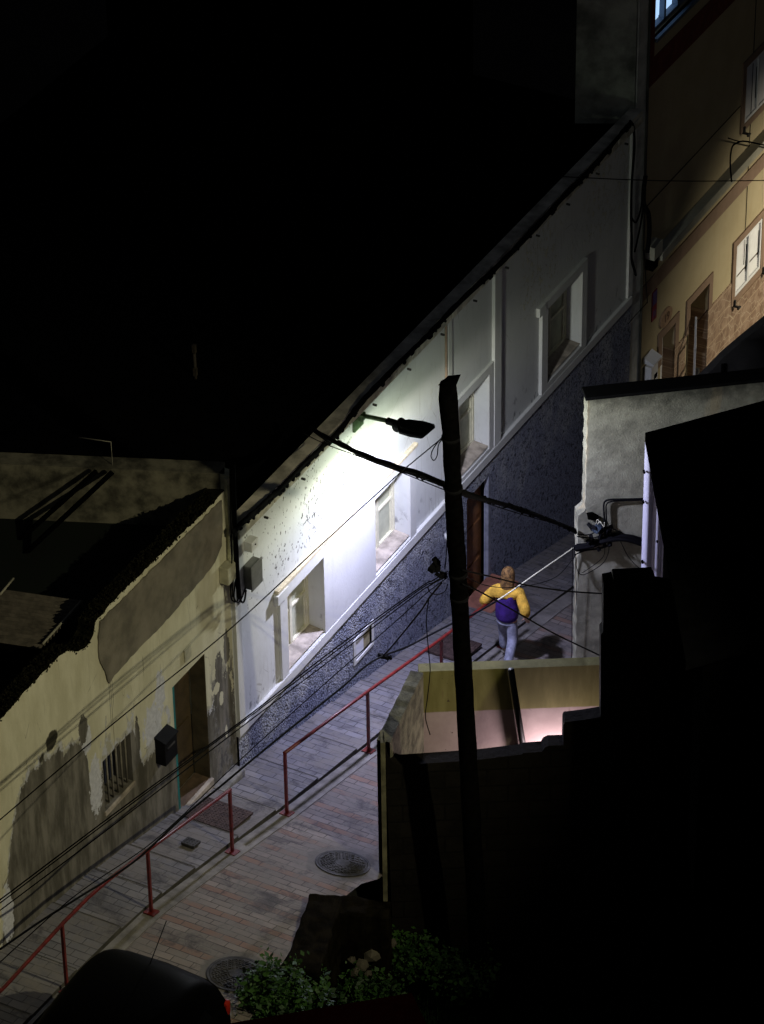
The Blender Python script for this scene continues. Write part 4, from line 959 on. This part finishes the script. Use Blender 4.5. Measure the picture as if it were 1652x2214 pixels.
# second bundle on the party line, right
b2p = [onX(x, y, .14) for x, y in ((1396, 380), (1392, 410), (1392, 440), (1402, 462), (1404, 500), (1400, 545))]
cable('drop_cable', 'black cable loop hanging beside the ochre house corner', b2p, .035, extra=[([onX(x, y, .1) for x, y in ((1391, 400), (1386, 450), (1375, 480), (1366, 470))], .014), ([onX(x, y, .1) for x, y in ((1392, 440), (1386, 480), (1378, 520), (1372, 545))], .014), ([onX(x, y, .08) for x, y in ((1393, 540), (1396, 600), (1399, 640), (1400, 655))], .007)])
cable('hanging_cable', 'thin wire crossing the pilaster into the ochre facade', [onX(x, y, .06) for x, y in ((1358, 700), (1375, 680), (1392, 662), (1400, 652))], .006)
# left vertical bundle with drip loops
lv = [onX(x, y, .13) for x, y in ((503, 1000), (505, 1060), (507, 1120), (510, 1180), (513, 1240), (517, 1290))]
mbs = []
ex = []
for k in range(4): ex.append((jig(lv, .02), .022))
ex += [([onX(x, y, .12) for x, y in ((500, 1240), (499, 1280), (502, 1297), (512, 1300), (516, 1288))], .01), ([onX(x, y, .12) for x, y in ((510, 1250), (506, 1290), (514, 1302), (522, 1294), (528, 1278), (531, 1270))], .01),
       ([onX(x, y, .12) for x, y in ((517, 1290), (524, 1302), (529, 1296), (532, 1275))], .012), ([onX(x, y, .1) for x, y in ((497, 1010), (499, 1100), (501, 1200), (503, 1290))], .008)]
cable('vertical_cable_bundle', 'black cable bundle dropping down the corner between the two left houses', lv, .032, extra=ex)
# crossing bundle: white house -> grey wall
A_ = onX(672, 925, 0.02); E_ = onP(1243, 1142, W0, az)+n81*.03
def span(px, xs=None):
    L_ = [0]
    for a, b_ in zip(px, px[1:]): L_.append(L_[-1]+math.hypot(b_[0]-a[0], b_[1]-a[1]))
    out = []
    for p, l_ in zip(px, L_):
        x = p[0]; X_ = A_.x+(3.83-A_.x)*min(1, max(0, (x-672)/308)) if x < 980 else 3.83+(E_.x-3.83)*(x-980)/263
        out.append(onX(p[0], p[1], X_))
    return out
cr_px = [(672, 925), (705, 945), (740, 962), (790, 985), (840, 1003), (900, 1022), (960, 1045), (1010, 1068), (1070, 1085), (1130, 1102), (1190, 1125), (1243, 1146)]
ex = []
for k, (dx, dy) in enumerate(((0, -2), (0, 3), (2, 1))):
    q = [(x+random.uniform(-1, 1), y+dy*(1 if i % 2 else -.6)+random.uniform(-1.5, 1.5)) for i, (x, y) in enumerate(cr_px)]; ex.append((span(q), .022))
ex.append((span([(x, y+random.uniform(-1, 1)+(5 if 2 < i < 7 else 1)) for i, (x, y) in enumerate(cr_px)]), .018))
SCB = cable('street_cable_bundle', 'thick black cable bundle crossing the street below the lamp', span(cr_px), .028, WG, extra=ex)
mb = MB()
for i in range(46):
    t = 1-random.random()**2*.55; j = t*(len(cr_px)-1); k = min(int(j), len(cr_px)-2); p = span(cr_px)[k].lerp(span(cr_px)[k+1], j-k)
    mb.cbox(p+V((0, 0, random.uniform(-.03, .02))), random.uniform(.03, .07), .03, random.uniform(.03, .055), Matrix.Rotation(random.uniform(0, 3), 3, 'Z'))
o = mb.build('cable_ties', cable_m, SCB); tag(o, kind='stuff')
cable('thin_street_wire', 'thin wire running just below the crossing cable bundle', span([(655, 935), (700, 958), (780, 988), (870, 1022), (965, 1060), (1030, 1080), (1090, 1100), (1150, 1118), (1235, 1140)]), .006, WG)
# wires on the grey wall
gp = lambda L_, o_=.05: [onP(x, y, W0, az)+n81*o_ for x, y in L_]
cable('wall_conduit', 'black conduit bent at a right angle on the grey wall', gp([(1306, 1150), (1306, 1130), (1304, 1100), (1304, 1085), (1308, 1078), (1320, 1075), (1360, 1074), (1392, 1073)]), .013, extra=[(gp([(1310, 1150), (1310, 1130), (1309, 1100), (1309, 1088), (1314, 1081), (1330, 1078), (1360, 1077), (1392, 1076)]), .01)])
ex = [(gp([(1240, 1178), (1275, 1172), (1310, 1160), (1350, 1158), (1395, 1172)], .09), .03), (gp([(1245, 1172), (1280, 1168), (1320, 1152), (1360, 1152), (1395, 1162)]), .012), (gp([(1247, 1150), (1275, 1150), (1310, 1135), (1350, 1150), (1395, 1164)]), .008),
      (gp([(1246, 1155), (1280, 1158), (1312, 1148), (1350, 1152), (1395, 1168)]), .008), (gp([(1244, 1186), (1270, 1184), (1310, 1176), (1318, 1165)]), .012), (gp([(1240, 1195), (1262, 1186), (1300, 1180), (1318, 1168)]), .009)]
cable('wall_cable_bundle', 'tangled black cable bundle fixed across the grey wall corner', gp([(1238, 1176), (1262, 1172), (1290, 1165), (1320, 1154), (1355, 1154), (1396, 1170)], .07), .03, extra=ex)
random.seed(21)
mb = MB()
for k in range(22):
    p = onP(random.uniform(1268, 1325), random.uniform(1128, 1178), W0, az)+n81*random.uniform(.03, .1)
    mb.cbox(p, random.uniform(.02, .07), random.uniform(.02, .05), random.uniform(.02, .08), Matrix.Rotation(random.uniform(0, 3), 3, 'Y') @ Matrix.Rotation(random.uniform(0, 3), 3, 'X'))
o = mb.build('wall_bracket', cable_m, loc=onP(1300, 1160, W0, az)); tag(o, 'lumpy black bracket and splices in the middle of the grey wall cables', 'bracket')
p = onP(1289, 1134, W0, az)+n81*.08; BB = thing('blue_splice_box', 'small blue splice box above the cable tangle on the grey wall', 'junction box', p)
mb = MB(); mb.cbox(p, .09, .08, .12, Matrix.Rotation(.5, 3, 'Y')); mb.build('case', plain('blue_plastic', (.035, .05, .07), .6), BB, bevel=.006)
mb = MB(); mb.tube(curve_pts([p+V((0, 0, .06)), p+V((.04, 0, .12)), p+V((.09, 0, .05)), p+V((.1, 0, .13))], 5), .006, 5); mb.tube(curve_pts([p+V((-.02, 0, .06)), p+V((-.0, 0, .14)), p+V((.05, 0, .09))], 5), .006, 5); mb.build('white_leads', rope_m, BB)
cable('cable_loop', 'long drooping cable loop against the grey wall', gp([(1313, 1165), (1312, 1185), (1300, 1208), (1270, 1228), (1252, 1232), (1243, 1215), (1244, 1195)], .1), .006, extra=[(gp([(1300, 1160), (1305, 1180), (1298, 1200), (1265, 1225), (1255, 1230)], .08), .005), (gp([(1340, 1165), (1355, 1195), (1375, 1218), (1390, 1226)], .06), .005)])
cable('hanging_cable', 'two straight thin cables hanging down beside the grey wall corner', [onX(x, y, 2.1) for x, y in ((1238, 1180), (1237, 1300), (1236, 1450))], .005, extra=[([onX(x, y, 2.1) for x, y in ((1243, 1185), (1246, 1260), (1248, 1340))], .005)])
# pale braided cable + its dark continuation to the lower left
PB = onP(1242, 1183, W0, az)+n81*.03
lit = [(1242, 1183), (1200, 1212), (1155, 1243), (1110, 1275), (1075, 1298)]
dk = [(1075, 1298), (1050, 1313), (1022, 1328), (985, 1344), (930, 1372), (880, 1398), (828, 1418), (790, 1440), (740, 1485), (650, 1557), (560, 1630), (480, 1697), (400, 1762), (290, 1862), (170, 1940), (90, 1990), (0, 2052), (-120, 2135)]
Lx = [PB.x+(1.9-PB.x)*i/5 for i in range(6)]
cable('braided_cable', 'pale braided cable stretched from the grey wall corner over the walker', [onX(p[0], p[1], PB.x+(1.75-PB.x)*i/4) for i, p in enumerate(lit)], .011, mat=rope_m, n=14)
cable('long_service_cable', 'thick black service cable sagging along the whole sidewalk', [onX(p[0], p[1], 1.75-.15*i/17) for i, p in enumerate(dk)], .014, WG)
LW = 'thin wires fanning out from the pole to the lower left'
hx = hub.x-.15
def W(label, pl_, r=.008, x1=2.4, nm='overhead_wire', x0=None): return cable(nm, label, px_line(pl_, (x0 if x0 is not None else hx, x1)), r, LW)
W('highest overhead wire, running from the pole top past the grey junction box', [(958, 945), (930, 968), (885, 1005), (845, 1040), (700, 1172), (490, 1366), (250, 1560), (0, 1772), (-80, 1842)], .007, 2.0)
cable('wire_loop', 'small slack wire loop below the tape on the pole', px_line([(955, 945), (938, 968), (932, 985), (938, 995), (945, 985), (948, 962), (955, 950)], (hx, hx)), .006)
W('upper wire of the close pair running down to the left edge', [(968, 1235), (935, 1255), (905, 1272), (720, 1405), (520, 1560), (250, 1757), (0, 1945), (-80, 2003)], .008)
W('lower wire of the close pair running down to the left edge', [(968, 1240), (935, 1260), (905, 1276), (720, 1412), (520, 1564), (250, 1763), (0, 1952), (-80, 2010)], .007)
W('third wire from the pole, lying just under the close pair', [(968, 1245), (930, 1265), (880, 1300), (700, 1438), (520, 1573), (250, 1780), (0, 1968), (-80, 2028)], .007)
W('slack wire from the pole ending beside the cream house door', [(968, 1248), (925, 1280), (870, 1330), (700, 1480), (560, 1605), (480, 1680), (330, 1820), (160, 1938), (0, 2080)], .006)
cable('splice_wire', 'short heavy wire from the pole clamps down to the splice on the service cable', px_line([(955, 1260), (930, 1290), (910, 1320), (870, 1370), (845, 1400), (828, 1418)], (hx, 1.7)), .010)
mb = MB(); p = onX(828, 1418, 1.66)
for k in range(7): mb.cbox(p+V((random.uniform(-.12, .12), random.uniform(-.04, .04), random.uniform(-.05, .03))), random.uniform(.04, .12), .03, .03, Matrix.Rotation(random.uniform(-1, 1), 3, 'Y'))
o = mb.build('cable_splice', cable_m, loc=p); tag(o, 'knot of black splices halfway along the service cable', 'cable splice')
cable('wire_loop', 'round wire loop hanging directly under the pole clamps', px_line([(925, 1268), (930, 1280), (945, 1285), (962, 1278), (968, 1262)], (hx, hx)), .006)
cable('hanging_cable', 'thin cable hanging from the pole clamps in front of the yard wall', px_line([(928, 1290), (922, 1340), (926, 1400), (930, 1450), (924, 1510), (920, 1550), (930, 1588)], (hx-.1, hx-.1)), .006)
cable('hanging_cable', 'short cable dropping along the pole above its clamps', px_line([(968, 1050), (968, 1150), (962, 1230)], (hx, hx)), .006)
cable('yard_wire', 'upper black wire from the pole to the stepped block wall', px_line([(1000, 1232), (1060, 1246), (1140, 1265), (1230, 1278), (1306, 1283)], (4.1, 4.6)), .009, WG)
cable('yard_wire', 'lower black wire slanting from the pole to the block wall below the other', px_line([(1000, 1262), (1040, 1280), (1120, 1325), (1200, 1370), (1300, 1418)], (4.1, 4.6)), .010, WG)
cable('slack_wire', 'slack thin wire drooping above the walker', px_line([(1000, 1240), (1040, 1262), (1090, 1270), (1150, 1264), (1205, 1245), (1245, 1200)], (4.0, 2.3)), .005)
cable('rooftop_wire', 'hair-thin wire crossing in front of the ochre house', [onX(1210, 381, 0.2), onX(1360, 388, .5), onX(1500, 391, .8), onX(1700, 389, 1.3)], .007)
cable('wall_hook_cable', 'black cable hooked over the ledge of the ochre house', [onX(x, y, .34) for x, y in ((1582, 392), (1579, 350), (1583, 318), (1595, 308), (1612, 305), (1660, 315), (1690, 322))], .013, extra=[([onX(x, y, .3) for x, y in ((1575, 298), (1590, 303), (1603, 306))], .01)])
# two added dark tubes standing in for post shadows over the terrace
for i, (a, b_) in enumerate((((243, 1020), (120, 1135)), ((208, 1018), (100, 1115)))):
    p, q = onZ(*a, 4.45), onZ(*b_, 3.9); mb = MB(); mb.tube([p, q, q+(q-p)*1.1], .032, 7); o = mb.build('terrace_shadow_bar', dark, loc=p); tag(o, ('right' if i == 0 else 'left') + ' one of two dark slanting bars standing in for shadows on the terrace party wall', 'shadow_bar', 'shadow bars over the terrace')

# ======================= LOW WALL, RUBBLE, PLANTS in the empty lot
conc_dark = plain('mossy_dark_concrete', (.008, .0065, .004), .98, .6, 5, .6, spec=.01)
SW = thing('low_boundary_wall', 'low mossy concrete wall with a corner beside the street below the block wall', 'wall', (2.6, -1.9, g(-1.9)))
q0, q1 = onZ(668, 1932, .62), onZ(846, 1946, .62); q2 = onZ(612, 2092, .86)
tf = (q1-q0); mb = MB()
def low_wall(a, b_, side, h=2.6):
    s = (V((b_.x-a.x, b_.y-a.y, 0))).normalized().cross(ZZ)*side; mb.prism([a, b_, b_+s, a+s], (0, 0, -h))
low_wall(q0, q1, .30); mb.build('street_side', conc_dark, SW, bevel=.02)
mb = MB(); low_wall(q0+V((0, 0, .004)), q2, -.42); mb.build('corner_arm', conc_dark, SW, bevel=.03)
mb = MB(); a_, b_, c_, d_ = [onZ(x, y, .1) for x, y in ((705, 1975), (838, 1985), (836, 2030), (770, 2030))]
mb.prism([a_, b_, c_, d_], (0, 0, -.25)); o = mb.build('concrete_slab', plain('lot_slab', (.14, .125, .085), .95, .5, 5, .5), loc=a_); tag(o, 'pale broken concrete slab lying inside the low wall corner', 'slab')
def roughen(o, st, size=.25, lv=4):
    a = o.modifiers.new('cut', 'SUBSURF'); a.subdivision_type = 'SIMPLE'; a.levels = lv; a.render_levels = lv
    t = bpy.data.textures.new('clouds_'+o.name, 'CLOUDS'); t.noise_scale = size; t.noise_depth = 4
    d = o.modifiers.new('rough', 'DISPLACE'); d.texture = t; d.strength = st; d.mid_level = .5; d.texture_coords = 'LOCAL'
for o in list(SW.children): roughen(o, .10)
random.seed(31)
def rock(c, r):
    bm = bmesh.new(); bmesh.ops.create_icosphere(bm, subdivisions=1, radius=r)
    for v in bm.verts: v.co *= random.uniform(.7, 1.25); v.co.z *= .7
    vs = [v.co+V(c) for v in bm.verts]; fs = [[v.index for v in f.verts] for f in bm.faces]; bm.free(); return vs, fs
for i, (x, y, r) in enumerate(((752, 2045, .13), (788, 2050, .11), (805, 2062, .14), (760, 2075, .07), (782, 2085, .09), (830, 2046, .08), (845, 2038, .07), (795, 2105, .06), (770, 2100, .08))):
    c = onZ(x, y, .0); mb = MB(); mb.add(*rock(c, r)); o = mb.build('rubble_stone', stone, loc=c)
    tag(o, ('large pale broken stone at the left of the rubble', 'flat broken stone beside the biggest one', 'biggest pale stone in the middle of the rubble', 'small stone under the left end of the rubble', 'broken stone at the lower middle of the rubble', 'stone at the right, closest to the block wall but one', 'rightmost rubble stone, closest to the block wall', 'lowest small stone, right of its neighbour in the weeds', 'low small stone sunk in the weeds at the left')[i], 'stone', 'pale rubble stones by the weeds')
def leaves(mb_, c, R, n_, s=.05, flat=.8):
    for i in range(n_):
        d = V((random.gauss(0, 1), random.gauss(0, 1), random.gauss(0, 1))).normalized()*(random.random()**.45)
        k = 1+.45*sin(d.x*7+c.x)*cos(d.y*6)+(.5*random.random() if i % 9 == 0 else 0); p = V(c)+V((d.x*R[0], d.y*R[1], d.z*R[2]))*k
        a = V((random.gauss(0, 1), random.gauss(0, 1), random.gauss(0, .6))).normalized(); b2_ = a.cross(V((random.gauss(0, 1), random.gauss(0, 1), 1.5))).normalized(); l_ = s*random.choice((.45, .7, 1, 1.3, 1.9))*random.uniform(.8, 1.2); ww = l_*.32
        mb_.add([p, p+a*l_*.5+b2_*ww, p+a*l_, p+a*l_*.5-b2_*ww], [(0, 1, 2, 3)])
def shrub(label, x, y, z, R, n_, s=.05):
    c = onZ(x, y, z); T = thing('shrub', label, 'shrub', (c.x, c.y, c.z-R[2]-.3), 'weedy shrubs in the empty lot')
    mb = MB(); leaves(mb, c, R, n_, s); mb.build('foliage', leaf_m, T)
    mb = MB()
    for k in range(9):
        e_ = c+V((random.uniform(-.7, .7)*R[0], random.uniform(-.7, .7)*R[1], random.uniform(0, .6)*R[2])); mb.tube(curve_pts([c+V((0, 0, -R[2]-.3)), c.lerp(e_, .4)+V((0, 0, -.1)), e_], 4), .007, 5)
    mb.build('stems', moss, T)
shrub('brightest leafy shrub leaning over the street beside the lower manhole', 600, 2135, 1.05, (.38, .34, .30), 2600)
shrub('shrub behind the bright one, against the low wall arm', 655, 2140, .55, (.34, .30, .24), 1800)
shrub('small bright shrub at the bottom beside the red roof edge', 560, 2165, .95, (.26, .26, .24), 1300)
shrub('wide shrub in the middle of the lot below the rubble', 800, 2150, -.1, (.42, .36, .2), 1800)
shrub('dim shrub under the block wall, right of the rubble', 880, 2065, -.5, (.42, .36, .22), 1500)
shrub('darkest shrub, deep in the lot near the pole foot', 1000, 2100, -.8, (.45, .4, .25), 1200)
mb = MB()
for i in range(5200):
    x, y = random.uniform(2.8, 6.0), random.uniform(-4.5, .2)
    z = g(y)-1.75-.1*min(x-2.6, 3); a = random.uniform(0, 6.28); h_ = random.uniform(.08, .35); d_ = V((cos(a), sin(a), 0))*random.uniform(.02, .12); sdw = V((-sin(a), cos(a), 0))*.012
    p = V((x, y, z)); mb.add([p-sdw, p+sdw, p+d_*.6+V((0, 0, h_*.7)), p+d_+V((0, 0, h_))], [(0, 1, 2), (0, 2, 3)])
tag(mb.build('weeds', leaf_m), 'tufts of weeds covering the dark lot', 'weeds', kind='stuff')
# nearby red roof at the bottom
rz = 7.0; a_, b_, c_ = onZ(890, 2146, rz), onZ(300, 2245, rz), onZ(945, 2260, rz)
RR = thing('red_roof_house', 'unlit house with a dark red flat roof at the bottom edge', 'house', V(((a_.x+b_.x)/2+1, (a_.y+b_.y)/2-3, 0)))
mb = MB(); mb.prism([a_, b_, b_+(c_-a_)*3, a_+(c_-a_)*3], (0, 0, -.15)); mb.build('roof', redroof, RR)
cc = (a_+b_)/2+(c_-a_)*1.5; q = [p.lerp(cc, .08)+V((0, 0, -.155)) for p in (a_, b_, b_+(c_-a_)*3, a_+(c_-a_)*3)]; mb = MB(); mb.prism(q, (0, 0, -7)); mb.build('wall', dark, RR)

# ======================= CAR (seen from its rear, facing uphill)
paint = NT('black_car_paint', .5, .015); paint.color((.002, .002, .0025)); paint.b.inputs['Coat Weight'].default_value = 0; paint = paint.m
cg = NT('dark_car_glass', .3, .06); cg.color((.004, .004, .005)); cg = cg.m
CY, CX = -5.20, 2.55
CAR = thing('parked_car', 'black hatchback with a roof antenna at the lower left corner', 'car', (CX, CY, g(CY-1.5)+.0), rot=(slope_at(CY-2), 0, 0))
# local: +y = rear (downhill), -y = front ; rear at y=0
def loft(secs, mat, name, parent, cap=True):
    mb = MB(); n_ = len(secs[0][1]); o0 = 0
    for y_, pr in secs:
        for (x_, z_) in pr: mb.v.append(V((x_, y_, z_)))
    for j in range(len(secs)-1):
        for k in range(n_):
            l_ = (k+1) % n_; mb.f.append([j*n_+k, j*n_+l_, (j+1)*n_+l_, (j+1)*n_+k]); mb.m.append(0); mb.sm.append(True)
    mb.f.append(list(range(n_))); mb.m.append(0); mb.sm.append(False); mb.f.append([(len(secs)-1)*n_+k for k in range(n_)][::-1]); mb.m.append(0); mb.sm.append(False)
    o = mb.build(name, mat, parent, local=True); s_ = o.modifiers.new('sub', 'SUBSURF'); s_.levels = 1; s_.render_levels = 2; return o
def prof_b(w_, z0, z1): return [(-w_*.9, z0), (-w_, z0+.15), (-w_, (z0+z1)/2), (-w_*.96, z1-.05), (-w_*.86, z1), (0, z1+.02), (w_*.86, z1), (w_*.96, z1-.05), (w_, (z0+z1)/2), (w_, z0+.15), (w_*.9, z0), (0, z0)]
def prof_r(wb, wt, z0, z1): return [(-wb, z0), (-wb*.97, z0+.08), (-(wb+wt)/2, (z0+z1)/2), (-wt, z1-.05), (-wt*.8, z1), (0, z1+.03), (wt*.8, z1), (wt, z1-.05), ((wb+wt)/2, (z0+z1)/2), (wb*.97, z0+.08), (wb, z0), (0, z0)]
loft([(-3.75, prof_b(.6, .35, .62)), (-3.6, prof_b(.76, .25, .72)), (-2.8, prof_b(.82, .2, .88)), (-1.6, prof_b(.83, .2, .93)), (-.5, prof_b(.82, .22, 1.0)), (-.06, prof_b(.81, .28, .99)), (0.03, prof_b(.74, .32, .90))], paint, 'body', CAR)
loft([(-2.75, prof_r(.70, .60, .86, .92)), (-2.1, prof_r(.74, .58, .88, 1.38)), (-1.5, prof_r(.76, .60, .88, 1.47)), (-.8, prof_r(.78, .66, .9, 1.47)), (-.35, prof_r(.77, .64, .9, 1.42)), (-.06, prof_r(.75, .62, .88, 1.15))], paint, 'cabin', CAR)
mb = MB(); mb.add([(-.50, -.10, 1.0), (.50, -.10, 1.0), (.42, -.29, 1.26), (-.42, -.29, 1.26)], [(0, 1, 2, 3)]); mb.build('rear_window', cg, CAR, local=True)
for s_ in (-1, 1):
    mb = MB(); mb.add([(s_*.775, -2.3, .95), (s_*.775, -.4, .97), (s_*.63, -.6, 1.33), (s_*.63, -1.95, 1.33)], [(0, 1, 2, 3)]); mb.build('side_window', cg, CAR, local=True)
    mb = MB(); mb.cbox((s_*.73, -.06, .84), .09, .10, .2); mb.build('tail_light', plain('red_tail_lens', (.35, .02, .01), .25), CAR, local=True, bevel=.03)
    for yy_ in (-.75, -3.0):
        mb = MB(); mb.tube([(s_*.66, yy_, .3), (s_*.84, yy_, .3)], .3, 24); t_ = mb.build('tyre', lampblack, CAR, local=True)
        mb = MB(); mb.tube([(s_*.80, yy_, .3), (s_*.85, yy_, .3)], .19, 20); mb.build('rim', grey_box, t_, local=True)
mb = MB(); mb.tube([(.0, -.42, 1.40), (.03, -.10, 1.80)], .006, 5); mb.build('antenna', lampblack, CAR, local=True)

# ======================= PERSON walking away
HX, HY = 1.27, 5.50
jacket_y = plain('yellow_jacket', (.62, .36, .045), .9, .45, 9, 1.0, fine=22); jacket_p = plain('violet_jacket', (.035, .01, .13), .9, .4, 10, 1.0, fine=22); jeans = plain('pale_jeans', (.25, .26, .33), .95, .4, 12, 1.0, fine=22); hair_m = plain('brown_hair', (.17, .09, .028), .8, .7, 26, 1.0, fine=35); shoe_m = plain('grey_shoe', (.3, .28, .24), .7)
PE = thing('person', 'person in a yellow and violet jacket and pale jeans walking down beside the railing', 'person', (HX, HY, g(HY)), rot=(0, 0, radians(12)))
PE.scale = (.885, .885, .885)
def skin(name, joints, edges, mat, parent, root=0, sub=2):
    me = bpy.data.meshes.new(name); names = list(joints); me.from_pydata([joints[n_][0] for n_ in names], [(names.index(a), names.index(b_)) for a, b_ in edges], [])
    me.materials.append(mat); o = bpy.data.objects.new(name, me); C.objects.link(o); o.parent = parent
    md = o.modifiers.new('skin', 'SKIN'); md.use_smooth_shade = True
    for i, n_ in enumerate(names):
        r = joints[n_][1]; r = r if isinstance(r, tuple) else (r, r); me.skin_vertices[0].data[i].radius = r; me.skin_vertices[0].data[i].use_root = (i == root)
    s_ = o.modifiers.new('sub', 'SUBSURF'); s_.levels = sub; s_.render_levels = sub
    dg = bpy.context.evaluated_depsgraph_get(); m2 = bpy.data.meshes.new_from_object(o.evaluated_get(dg)); o.modifiers.clear(); o.data = m2
    for p in m2.polygons: p.use_smooth = True
    if not m2.materials: m2.materials.append(mat)
    return o
J = {'pel': ((0, 0, .93), (.14, .10)), 'spi': ((0, .01, 1.10), (.13, .095)), 'che': ((0, .03, 1.29), (.15, .10)), 'nk0': ((0, .04, 1.43), (.065, .06)), 'nk1': ((0, .06, 1.49), (.055, .055)), 'hd0': ((0, .09, 1.56), (.07, .08)), 'hd1': ((0, .09, 1.64), (.075, .09)), 'hd2': ((0, .08, 1.71), (.05, .06)),
     'ls': ((-.17, .03, 1.37), .06), 'le': ((-.33, -.05, 1.16), .045), 'lw': ((-.36, .12, 1.0), .03), 'lh': ((-.35, .18, .96), (.035, .02)),
     'rs': ((.17, .03, 1.37), .06), 're': ((.30, -.12, 1.15), .045), 'rw': ((.30, -.02, .95), .03), 'rh': ((.30, .02, .88), (.035, .02)),
     'lt': ((-.09, 0, .86), .085), 'lk': ((-.10, .20, .50), .058), 'la': ((-.10, .24, .09), .04), 'lf': ((-.11, .40, .045), .035),
     'rt': ((.09, 0, .86), .085), 'rk': ((.10, -.02, .48), .058), 'ra': ((.10, -.38, .20), .04), 'rf': ((.10, -.28, .07), .035)}
E_b = [('pel', 'spi'), ('spi', 'che'), ('che', 'nk0'), ('nk0', 'nk1'), ('nk1', 'hd0'), ('hd0', 'hd1'), ('hd1', 'hd2'), ('che', 'ls'), ('ls', 'le'), ('le', 'lw'), ('lw', 'lh'), ('che', 'rs'), ('rs', 're'), ('re', 'rw'), ('rw', 'rh'), ('pel', 'lt'), ('lt', 'lk'), ('lk', 'la'), ('la', 'lf'), ('pel', 'rt'), ('rt', 'rk'), ('rk', 'ra'), ('ra', 'rf')]
# fingers
for sd1, hnd, dr_ in (('l', V((-.35, .18, .96)), V((.1, .75, -.6)).normalized()), ('r', V((.30, .02, .88)), V((0, .5, -.85)).normalized())):
    for k in range(5):
        off = V((-.03+.017*k, 0, 0)); ln = (.05, .07, .078, .07, .055)[k]; b0 = hnd+dr_*.03+off
        if k == 0: b0 = hnd+off*1.1
        J[f'{sd1}f{k}a'] = (tuple(b0), .010); J[f'{sd1}f{k}b'] = (tuple(b0+dr_*ln*.6+(off if k == 0 else V((0, 0, 0)))), .009); J[f'{sd1}f{k}c'] = (tuple(b0+dr_*ln+V((0, .0, -.012))+(off*1.3 if k == 0 else V((0, 0, 0)))), .007)
        E_b += [(f'{sd1}h', f'{sd1}f{k}a'), (f'{sd1}f{k}a', f'{sd1}f{k}b'), (f'{sd1}f{k}b', f'{sd1}f{k}c')]
skin('body', J, E_b, skin_m, PE)
def sub(js, add=0.0, extra=None):
    d = {k: (J[k][0], tuple(x+add for x in (J[k][1] if isinstance(J[k][1], tuple) else (J[k][1], J[k][1])))) for k in js}
    if extra: d.update(extra)
    return d
skin('jacket_body', {'a': ((0, 0, .80), (.185, .15)), 'b': ((0, .01, .96), (.20, .165)), 'c': ((0, .02, 1.12), (.195, .16)), 'd': ((0, .02, 1.22), (.19, .15)), 'e': ((.10, .0, 1.33), (.075, .10)), 'f': ((.085, .02, 1.43), (.045, .06))}, [('a', 'b'), ('b', 'c'), ('c', 'd'), ('d', 'e'), ('e', 'f')], jacket_p, PE)
skin('jacket_yoke', {'c': ((0, .02, 1.27), (.195, .145)), 'd': ((0, .03, 1.36), (.17, .125)), 'n': ((0, .05, 1.45), (.09, .085)),
     'ls': ((-.19, .03, 1.35), .09), 'le': ((-.35, -.06, 1.16), .085), 'lw': ((-.37, .08, 1.04), .06), 'rs': ((.19, .02, 1.35), .09), 're': ((.32, -.13, 1.15), .09), 'rw': ((.31, -.04, 1.0), .065)},
     [('c', 'd'), ('d', 'n'), ('d', 'ls'), ('ls', 'le'), ('le', 'lw'), ('d', 'rs'), ('rs', 're'), ('re', 'rw')], jacket_y, PE)
skin('trousers', {'p': ((0, 0, .88), (.12, .10)), 'lt': ((-.08, .02, .80), .10), 'lk': ((-.10, .20, .50), .085), 'la': ((-.10, .23, .11), .075), 'rt': ((.08, 0, .80), .10), 'rk': ((.10, -.02, .48), .085), 'ra': ((.10, -.35, .22), .07)},
     [('p', 'lt'), ('lt', 'lk'), ('lk', 'la'), ('p', 'rt'), ('rt', 'rk'), ('rk', 'ra')], jeans, PE)
skin('hair', {'z': ((0, -.03, 1.38), (.10, .045)), 'a': ((0, .0, 1.48), (.118, .075)), 'b': ((0, .05, 1.61), (.122, .118)), 'c': ((0, .07, 1.70), (.105, .11)), 'd': ((0, .075, 1.76), (.06, .07))}, [('z', 'a'), ('a', 'b'), ('b', 'c'), ('c', 'd')], hair_m, PE)
for s_, p in ((-1, ((-.10, .20, .05), (-.11, .42, .04))), (1, ((.10, -.40, .16), (.10, -.26, .04)))):
    skin('shoe', {'a': (p[0], .05), 'b': (tuple(V(p[0]).lerp(V(p[1]), .5)), (.048, .045)), 'c': (p[1], (.045, .03))}, [('a', 'b'), ('b', 'c')], shoe_m, PE)
mb = MB()
for s_ in (-1, 1): mb.lathe((s_*.032, .172, 1.63), [(.011, -.006), (.012, 0), (.008, .006)], 8)
mb.cbox((0, .185, 1.60), .022, .03, .035); mb.cbox((0, .168, 1.565), .045, .014, .008)
for s_ in (-1, 1): mb.cbox((s_*.085, .08, 1.61), .014, .03, .05)
mb.build('face', skin_m, PE, local=True)
